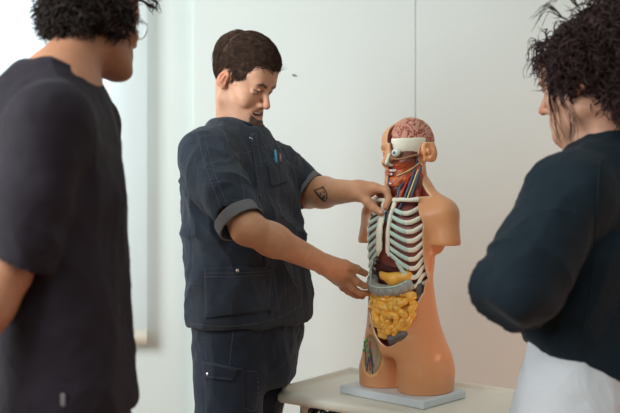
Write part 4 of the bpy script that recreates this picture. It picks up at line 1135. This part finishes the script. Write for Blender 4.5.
# ------------------------------------------------------------------ curls
def curls(H, root, par, m, centers, n, seed, rad=(.012, .03), ln=(.05, .12), thick=.0045, down=1.0, tight=1.0, name='curls', sides=5, parts=1):
    """loose ringlets: tapering helices rooted on the surface of ellipsoids given in head space"""
    r_ = np.random.RandomState(seed); Vs = []
    m_ = 26; t = np.linspace(0, 1, m_)
    for c, rr, cnt in centers:
        for _ in range(cnt):
            d = unit(r_.normal(0, 1, 3)); p0 = np.array(c)+np.array(rr)*d*r_.uniform(.80, 1.0)
            L_ = r_.uniform(*ln); ra = r_.uniform(*rad); w_ = r_.uniform(1.2, 3.0)*tight*2*PI*(1 if r_.rand() < .5 else -1); ph = r_.rand()*6
            ax_ = unit(d*.55+V3(0, .25, -down)+r_.normal(0, .45, 3)); u = unit(np.cross(ax_, V3(.3, .9, .2))); v = np.cross(ax_, u)
            env = np.sin(np.clip(t*1.3, 0, 1)*PI/2)
            P_ = p0+np.outer(t*L_, ax_)+(np.outer(np.cos(t*w_+ph)-math.cos(ph), u)+np.outer(np.sin(t*w_+ph)-math.sin(ph), v))*ra*env[:, None]
            Vs.append(P_)
    Vs = np.array(Vs); rr = thick*np.clip(np.sin(np.linspace(.25, 1, m_)**1.2*PI), .12, 1)
    V, Q = tubes(H.W(Vs), np.outer(r_.uniform(.5, 1.15, len(Vs)), rr), sides, closed=False)
    return mk(name, V, Q, m, root, parent=par)
def wisps(paths, n, spread, thick, root, par, m, seed=0, name='wisp'):
    r_ = np.random.RandomState(seed); out = []
    for p in paths:
        for _ in range(n):
            P_ = crm(p, 30); j = r_.normal(0, spread, 3); t = np.linspace(0, 1, 30)[:, None]
            out.append(P_+j*t+.004*np.sin(t*r_.uniform(6, 16)+r_.rand()*6)*r_.normal(0, 1, 3)*t)
    V, Q = tubes(np.array(out), np.linspace(1, .3, 30)*thick, 4, closed=False)
    return mk(name, V, Q, m, root, parent=par)

# ================================================= woman on the left, short dark wavy hair, plum top
HL = Head(at(96, 20, 1.70), (.56, .83, -.05), roll=math.radians(0), sc=.87)
wl = empty('person', (at(60, 200, 1.62)[0], 1.62, 0), 0, 'person with short dark wavy hair, glasses and dark top, leftmost in the picture, watching', 'person')
fl3 = unit(V3(.97, .22, 0)); al = V3(-.22, .97, 0)          # facing, and towards her left
yl = math.atan2(al[1], al[0])
nbL = at(60, 84, 1.62)
RSl, REl, RWl = at(50, 122, 1.47), at(6, 272, 1.44), at(-42, 372, 1.40)
LSl, LEl, LWl = at(88, 122, 1.80), at(70, 250, 1.86), at(90, 330, 1.86)
bk = [(.86, 66, 1.62, .165, .115), (1.0, 68, 1.62, .150, .105), (1.15, 64, 1.62, .145, .105), (1.28, 60, 1.62, .155, .112), (1.38, 52, 1.62, .155, .105), (1.45, 50, 1.62, .11, .09), (1.49, 54, 1.62, .07, .06)]
hq = head_prims(HL.E, HL.C)
bp = hq[:6]+[cap(HL.w(0, .035, -.05), nbL, .050, .056, k=.03), cap(nbL, nbL+V3(-.03, 0, -.08), .060, .09, k=.03), cap(nbL+V3(0, 0, -.02), RSl, .055, .055, k=.05), cap(nbL+V3(0, 0, -.02), LSl, .055, .055, k=.05),
      loft(tkeys(bk), yaw=yl, k=.04, rnd=.04), cap(RSl, REl, .046, .040, k=.03), cap(REl, REl+(RWl-REl)*.35, .039, .038, k=.02), cap(REl+(RWl-REl)*.3, RWl, .038, .025, k=.02),
      cap(LSl, LEl, .046, .038, k=.03), cap(LEl, LWl, .038, .025, k=.02)]
def simple_hand(wr, d, side, curl=.5):
    """relaxed hand along d; side = towards the thumb"""
    d = unit(d); s = unit(side-d*(side@d)); n = np.cross(d, s); F_ = []
    for q, (o, l) in enumerate([(.026, .038), (.009, .043), (-.009, .040), (-.025, .031)]):
        a = wr+d*.085+s*o; b = a+(d*.9+n*curl*.6)*l; c = b+(d*.6+n*curl)*l*.62; e = c+(d*.35+n*curl*1.1)*l*.5; F_.append([a, b, c, e])
    T = [wr+d*.02+s*.02, wr+d*.05+s*.042, wr+d*.078+s*.05+n*.008, wr+d*.10+s*.05+n*.016]
    return hand_prims(wr, F_, T, palm=[(wr+d*.03, wr+d*.07, .019, .015)])
bp += hq[6:]
bp += simple_hand(RWl, RWl-REl, V3(.9, 0, .3))+simple_hand(LWl, LWl-LEl, V3(.5, -.6, .2))
hRl, hLl = at(62, 395, 1.54), at(70, 395, 1.70)
kRl, kLl = V3(hRl[0], 1.53, .48), V3(hLl[0], 1.71, .48); aRl, aLl = V3(hRl[0]-.03, 1.54, .09), V3(hLl[0]-.02, 1.72, .09)
for a, b, c in ((hRl, kRl, aRl), (hLl, kLl, aLl)): bp += [cap(a, b, .080, .054, k=.02), cap(b, c, .054, .036, k=.02), cap(c-V3(0, 0, .03), c+fl3*.13+V3(0, 0, -.06), .032, .022, k=.02)]
SKL = np.array([.44, .20, .115])
zc = 1.40
V, Q = cat(snet(bp, .007, hi=V3(9, 9, zc+.006)), snet(bp, .0028, lo=V3(-9, -9, zc)))
C_ = face_cols(HL.L(V), np.repeat(SKL[None], len(V), 0), base=SKL); far = np.linalg.norm(HL.L(V), axis=1) > .19; C_[far] = SKL
wlb = mk('body', V, Q, M['skin'], wl, col=C_)
for s in (-1, 1):
    V, Q = snet([HL.E((s*.031, -.0765, -.001), (.0132,)*3, k=0), half(HL.w(0, 0, .003), HL.R[:, 2], k=0), half(HL.w(0, 0, -.006), -HL.R[:, 2], k=0)], .001); hh = HL.L(V)-np.array([s*.031, -.0765, -.001])
    dd = V3(0, -1, 0); r2 = np.linalg.norm(hh-np.outer(hh@dd, dd), axis=1); Ce = mixc(np.repeat(np.array([[.6, .57, .52]]), len(V), 0), (.05, .03, .02), sst(.0062, .005, r2)*(hh@dd > 0))
    mk('eyeball', V, Q, M['eye'], wl, parent=wlb, col=Ce)
# hair
hv = [HL.E((0, .022, .052), (.086, .103, .094), k=.02), HL.E((0, .070, -.010), (.068, .052, .050), k=.03), HL.E((.062, .02, .012), (.026, .05, .04), k=.02), HL.E((-.062, .02, .016), (.026, .05, .036), k=.02),
      HL.E((0, -.095, -.055), (.075, .075, .118), k=.02, op='s'), HL.E((0, -.02, -.095), (.07, .08, .065), k=.02, op='s')]
V, Q = snet(hv, .0032); N_ = vnorm(V, Q); hh = HL.L(V)
V = V+N_*(.008*noise3(V, 34, 2)+.004*noise3(V, 80, 5))[:, None]
hr = mk('hair', V, Q, M['hair'], wl, parent=wlb)
curls(HL, wl, hr, M['hair'], [((0, .028, .058), (.086, .098, .090), 3000), ((0, .078, -.010), (.064, .042, .040), 1500), ((-.068, .012, .004), (.020, .038, .034), 700), ((0, -.06, .105), (.06, .04, .03), 200)], 0, 3, rad=(.004, .010), ln=(.025, .05), thick=.0018, down=.9, tight=.42)
wisps([[HL.w(-.055, -.075, .075), HL.w(-.062, -.115, .070), HL.w(-.050, -.145, .056)], [HL.w(-.04, -.085, .085), HL.w(-.04, -.125, .090), HL.w(-.03, -.150, .076)], [HL.w(-.06, -.06, .06), HL.w(-.07, -.10, .048), HL.w(-.06, -.125, .046)]], 10, .006, .0016, wl, hr, M['hair'], 5)
# glasses (a thing of its own), ear stud
gr = empty('glasses', tuple(HL.w(0, -.11, 0)), 0, 'thin silver round glasses worn by the woman with short dark hair', 'glasses')
an = np.linspace(0, 2*PI, 33)
for s in (-1, 1):
    W_ = HL.W(np.array([[s*.034+.024*math.cos(a), -.108+.004*abs(math.cos(a)), -.004+.021*math.sin(a)] for a in an]))
    rim = mk('rim', *tubes(W_, .0011, 6, closed=False), M['steel'], gr)
    mk('lens', *snet([HL.E((s*.034, -.1065, -.004), (.0235, .0012, .0205), k=0)], .0016), M['glass'], gr)
    mk('temple', *tubes(crm([HL.w(s*.058, -.104, .006), HL.w(s*.078, -.05, .010), HL.w(s*.086, .01, .012), HL.w(s*.084, .035, -.012)], 20), .0013, 6), M['steel'], gr)
mk('bridge', *tubes(crm([HL.w(-.011, -.108, .002), HL.w(0, -.113, .006), HL.w(.011, -.108, .002)], 10), .0011, 6), M['steel'], gr)
st = mk('earring', *snet([HL.E((-.088, .000, -.036), (.006, .006, .006), k=0)], .001), M['gold']); tag(st, 'small gold ear stud of the woman with short dark hair', 'earring')
# trousers, top
tp = [loft(tkeys([(.72, 66, 1.62, .155, .105), (.85, 66, 1.62, .168, .118), (1.0, 66, 1.62, .150, .110)]), yaw=yl, k=.03, rnd=.03)]
for a, b, c in ((hRl, kRl, aRl), (hLl, kLl, aLl)): tp += [cap(a-V3(0, 0, .03), b, .092, .070, k=.02), cap(b, c, .070, .055, k=.03)]
tp += [half((0, 0, .075), (0, 0, -1))]
clothes('trousers', tp, .007, M['trouser'], wl, wlb, lambda P, N: .004*folds(P, (0.05, 0, 1), 12, 3.5, 3))
shoe(wl, wlb, aRl, fl3); shoe(wl, wlb, aLl, fl3)
cl_ = at(20, 266, 1.44); dl_ = unit(REl-RSl)
cf = at(78, 255, 1.86); df = unit(LEl-LSl)
sp_ = [loft(tkeys([(.892, 67, 1.62, .185, .132), (.93, 66.5, 1.62, .183, .130), (1.02, 65, 1.62, .172, .124), (1.15, 62, 1.62, .165, .122), (1.27, 58, 1.62, .172, .128), (1.36, 52, 1.62, .172, .122), (1.42, 49, 1.62, .150, .120), (1.465, 48, 1.62, .12, .112), (1.50, 50, 1.62, .09, .088), (1.53, 54, 1.62, .072, .068)]), yaw=yl, k=.03, rnd=.02),
       cap(nbL+V3(0, -.03, -.03), RSl+V3(0, .01, -.004), .052, .066, k=.05), cap(nbL+V3(0, .03, -.03), LSl+V3(.005, -.01, -.004), .052, .064, k=.05),
       grp([cap(RSl, RSl+(cl_-RSl)*.5, .070, .062, k=.03), cap(RSl+(cl_-RSl)*.5, cl_+dl_*.03, .062, .052, k=.02), sleeve_trim(cl_, dl_, .10, .10), grp([cap(cl_-dl_*.03, cl_+dl_*.05, .046, .048, k=0)], k=.003, op='s')], k=.016),
       grp([cap(LSl, cf+df*.03, .062, .052, k=.02), sleeve_trim(cf, df, .10, .10)], k=.02),
       cap(nbL+V3(.004, 0, .022), nbL+V3(.05, 0, .12), .0615, .088, k=.006, op='s')]
def lf(P, N):
    return .005*folds(P, (0.1, .1, 1), 9, 2.5, 2)*sst(1.38, 1.2, P[:, 2])+.006*folds(P, (.8, .2, -.8), 10, 3, 9)*sst(1.46, 1.36, P[:, 2])+.004*folds(P, (-.35, 0, 1), 13, 4, 6)+.0012*noise3(P, 50, 4)
shl, SV, SQ = clothes('top', sp_, .0045, M['plum'], wl, wlb, lf)
sL = Surf((SV, SQ))
def sline(S_, pts, n, r, m, root, par, nm, off=.0005):
    L_ = S_.line(pts, n, off)
    if len(L_) > 3: mk(nm, *tubes(L_, r, 6), M[m], root, parent=par)
sline(sL, [(0, 264), (22, 268), (44, 273)], 30, .0016, 'plum', wl, shl, 'sleeve_hem')
sline(sL, [(108, 352), (106, 375), (108, 398)], 30, .0014, 'plum', wl, shl, 'side_seam')
p, n = sL.hit(63, 400, .001)
if p is not None:
    mk('size_tag', *snet([boxp(p, (.004, .0015, .011), None, .0008, k=0)], .0012), M['cuff'], wl, parent=shl)

# ================================================= woman on the right, curly hair put up, teal navy top, arms crossed
HRt = Head(at(586, 84, 1.80), (-.74, .62, -.20), roll=math.radians(0), sc=.90)
wr_ = empty('person', (at(600, 200, 1.80)[0], 1.80, 0), 0, 'person with big dark curly updo, dark teal top and crossed arms, at the right edge', 'person')
fr3 = unit(V3(-.75, .66, 0)); ar = V3(-.66, -.75, 0); yr = math.atan2(ar[1], ar[0])
nbR = at(606, 150, 1.82)
LSr, LEr, LWr = at(568, 196, 1.69), at(517, 288, 1.60), at(534, 304, 1.92)
RSr, REr, RWr = at(648, 180, 1.96), at(625, 292, 2.10), at(556, 290, 2.02)
br_ = [(.80, 590, 1.80, .150, .105), (.92, 592, 1.80, .140, .098), (1.05, 595, 1.80, .130, .09), (1.18, 596, 1.80, .15, .10), (1.28, 602, 1.82, .155, .095), (1.36, 606, 1.82, .12, .075)]
hq = head_prims(HRt.E, HRt.C)
bp = hq[:6]+[cap(HRt.w(0, .035, -.05), nbR, .050, .056, k=.03), cap(nbR, LSr, .05, .05, k=.05), cap(nbR, RSr, .05, .05, k=.05),
      loft(tkeys(br_), yaw=yr, k=.04, rnd=.04), cap(LSr, LEr, .045, .038, k=.03), cap(LEr, LWr, .037, .025, k=.02), cap(RSr, REr, .045, .038, k=.03), cap(REr, RWr, .037, .025, k=.02)]
bp += hq[6:]
bp += simple_hand(LWr, V3(.3, .6, .12), V3(0, -.2, 1), .3)+simple_hand(RWr, V3(-.8, -.5, .1), V3(0, .2, 1), .3)
hLr, hRr = at(578, 400, 1.77), at(622, 400, 1.88)
kLr, kRr = V3(hLr[0], 1.73, .48), V3(hRr[0], 1.90, .48); aLr, aRr = V3(hLr[0]+.02, 1.74, .09), V3(hRr[0]+.02, 1.90, .09)
for a, b, c in ((hLr, kLr, aLr), (hRr, kRr, aRr)): bp += [cap(a, b, .080, .054, k=.02), cap(b, c, .054, .036, k=.02), cap(c-V3(0, 0, .03), c+fr3*.13+V3(0, 0, -.06), .032, .022, k=.02)]
SKR = np.array([.50, .26, .17])
zc = 1.33
V, Q = cat(snet(bp, .007, hi=V3(9, 9, zc+.006)), snet(bp, .0028, lo=V3(-9, -9, zc)))
C_ = face_cols(HRt.L(V), np.repeat(SKR[None], len(V), 0), base=SKR); far = np.linalg.norm(HRt.L(V), axis=1) > .19; C_[far] = SKR
wrb = mk('body', V, Q, M['skin'], wr_, col=C_)
for s in (-1, 1):
    V, Q = snet([HRt.E((s*.031, -.0765, -.001), (.0132,)*3, k=0), half(HRt.w(0, 0, .004), HRt.R[:, 2], k=0), half(HRt.w(0, 0, -.006), -HRt.R[:, 2], k=0)], .001); hh = HRt.L(V)-np.array([s*.031, -.0765, -.001])
    dd = V3(0, -1, 0); r2 = np.linalg.norm(hh-np.outer(hh@dd, dd), axis=1); Ce = mixc(np.repeat(np.array([[.6, .57, .52]]), len(V), 0), (.05, .03, .02), sst(.0062, .005, r2)*(hh@dd > 0))
    mk('eyeball', V, Q, M['eye'], wr_, parent=wrb, col=Ce)
hv = [HRt.E((0, .030, .055), (.092, .112, .096), k=.02), HRt.E((0, .105, .085), (.095, .085, .085), k=.03), HRt.E((0, .10, -.02), (.070, .055, .06), k=.03),
      HRt.E((0, -.105, -.040), (.085, .085, .108), k=.015, op='s'), HRt.E((0, -.02, -.095), (.08, .085, .062), k=.02, op='s')]
V, Q = snet(hv, .0034); N_ = vnorm(V, Q)
V = V+N_*(.010*noise3(V, 30, 7)+.005*noise3(V, 75, 8))[:, None]
hr = mk('hair', V, Q, M['hair2'], wr_, parent=wrb)
curls(HRt, wr_, hr, M['hair2'], [((0, .040, .060), (.090, .108, .094), 3600), ((0, .115, .090), (.095, .085, .085), 3200), ((0, .100, -.035), (.070, .052, .060), 2200), ((.072, .0, .045), (.018, .04, .045), 700), ((0, -.055, .10), (.06, .03, .03), 260)], 0, 8, rad=(.006, .013), ln=(.03, .075), thick=.0019, down=.9, tight=.5)
wisps([[HRt.w(.072, -.045, .05), HRt.w(.082, -.055, -.01), HRt.w(.070, -.062, -.06), HRt.w(.078, -.055, -.13)], [HRt.w(.075, -.02, .03), HRt.w(.092, -.03, -.03), HRt.w(.080, -.02, -.09), HRt.w(.088, -.03, -.15)]], 9, .006, .0014, wr_, hr, M['hair2'], 6)
wisps([[HRt.w(.06, -.05, .10), HRt.w(.075, -.08, .115), HRt.w(.07, -.10, .07)], [HRt.w(.05, .0, .15), HRt.w(.06, -.03, .19), HRt.w(.05, -.07, .17)],
       [HRt.w(.05, .04, .16), HRt.w(.07, .02, .20), HRt.w(.08, -.02, .19)]], 9, .010, .0012, wr_, hr, M['hair2'], 9)
# trousers, pale tunic, jersey
tp = [loft(tkeys([(.70, 590, 1.80, .155, .11), (.85, 590, 1.80, .155, .112), (.93, 592, 1.80, .142, .10)]), yaw=yr, k=.03, rnd=.03)]
for a, b, c in ((hLr, kLr, aLr), (hRr, kRr, aRr)): tp += [cap(a-V3(0, 0, .06), b, .080, .066, k=.02), cap(b, c, .068, .055, k=.03)]
tp += [half((0, 0, .075), (0, 0, -1))]
clothes('trousers', tp, .007, M['trouser'], wr_, wrb, lambda P, N: .004*folds(P, (0.05, 0, 1), 12, 3.5, 3))
shoe(wr_, wrb, aLr, fr3); shoe(wr_, wrb, aRr, fr3)
tn = [loft(tkeys([(.74, 583, 1.80, .194, .147), (.80, 584, 1.80, .192, .145), (.90, 586, 1.80, .178, .132), (1.0, 592, 1.80, .156, .112), (1.10, 596, 1.80, .14, .10)]), yaw=yr, k=.02, rnd=.01),
      cap(at(552, 408, 1.622), at(552, 455, 1.60), .012, .03, k=.004, op='s')]
clothes('tunic', tn, .005, M['pale'], wr_, wrb, lambda P, N: .0065*folds(P, (0.1, 0, 1), 13, 3, 12)+.002*noise3(P, 30, 2))
el = LEr
jp = [loft(tkeys([(.86, 597, 1.81, .180, .142), (.94, 597, 1.81, .182, .142), (1.05, 594, 1.80, .178, .138), (1.15, 597, 1.80, .182, .138), (1.25, 602, 1.82, .180, .125), (1.32, 606, 1.82, .15, .10), (1.37, 607, 1.82, .105, .08), (1.40, 608, 1.82, .075, .07), (1.435, 607, 1.82, .068, .066)]), yaw=yr, k=.03, rnd=.012),
      cap(nbR+V3(0, -.02, -.03), LSr+V3(.01, 0, .002), .052, .070, k=.05), cap(nbR+V3(0, .02, -.03), RSr, .052, .066, k=.05),
      cap(LSr, LSr+(LEr-LSr)*.55, .078, .074, k=.03), cap(LSr+(LEr-LSr)*.55, LEr+V3(0, 0, .0), .074, .066, k=.02), cap(LEr, LEr+(LWr-LEr)*.82, .066, .040, k=.02),
      ell(LEr+V3(-.012, 0, -.008), (.062, .06, .056), k=.02),
      cap(RSr, REr, .070, .06, k=.03), cap(REr, REr+(RWr-REr)*.85, .058, .04, k=.02),
      half(at(590, 379, 1.69), unit(V3(-.66, 0, -1)), k=.02), half(at(590, 377, 1.69), (0, 0, -1), k=.01),
      cap(nbR+V3(-.01, 0, .035), nbR+V3(-.022, 0, .14), .0555, .062, k=.004, op='s')]
def rf(P, N):
    de = np.linalg.norm(P-LEr, axis=1)
    return .006*folds(P, (-.6, 0, -1), 10, 2.6, 31)+.017*folds(P, (.75, .3, -.45), 15, 4, 17)*np.exp(-(de/.15)**2)+.005*folds(P, (.5, .2, 1), 9, 2.5, 23)+.0015*noise3(P, 45, 2)
sr, SV, SQ = clothes('top', jp, .0045, M['teal'], wr_, wrb, rf)
sR_ = Surf((SV, SQ))
sline(sR_, [(600, 160), (596, 220), (590, 290), (580, 350)], 60, .0016, 'teal', wr_, sr, 'seam')
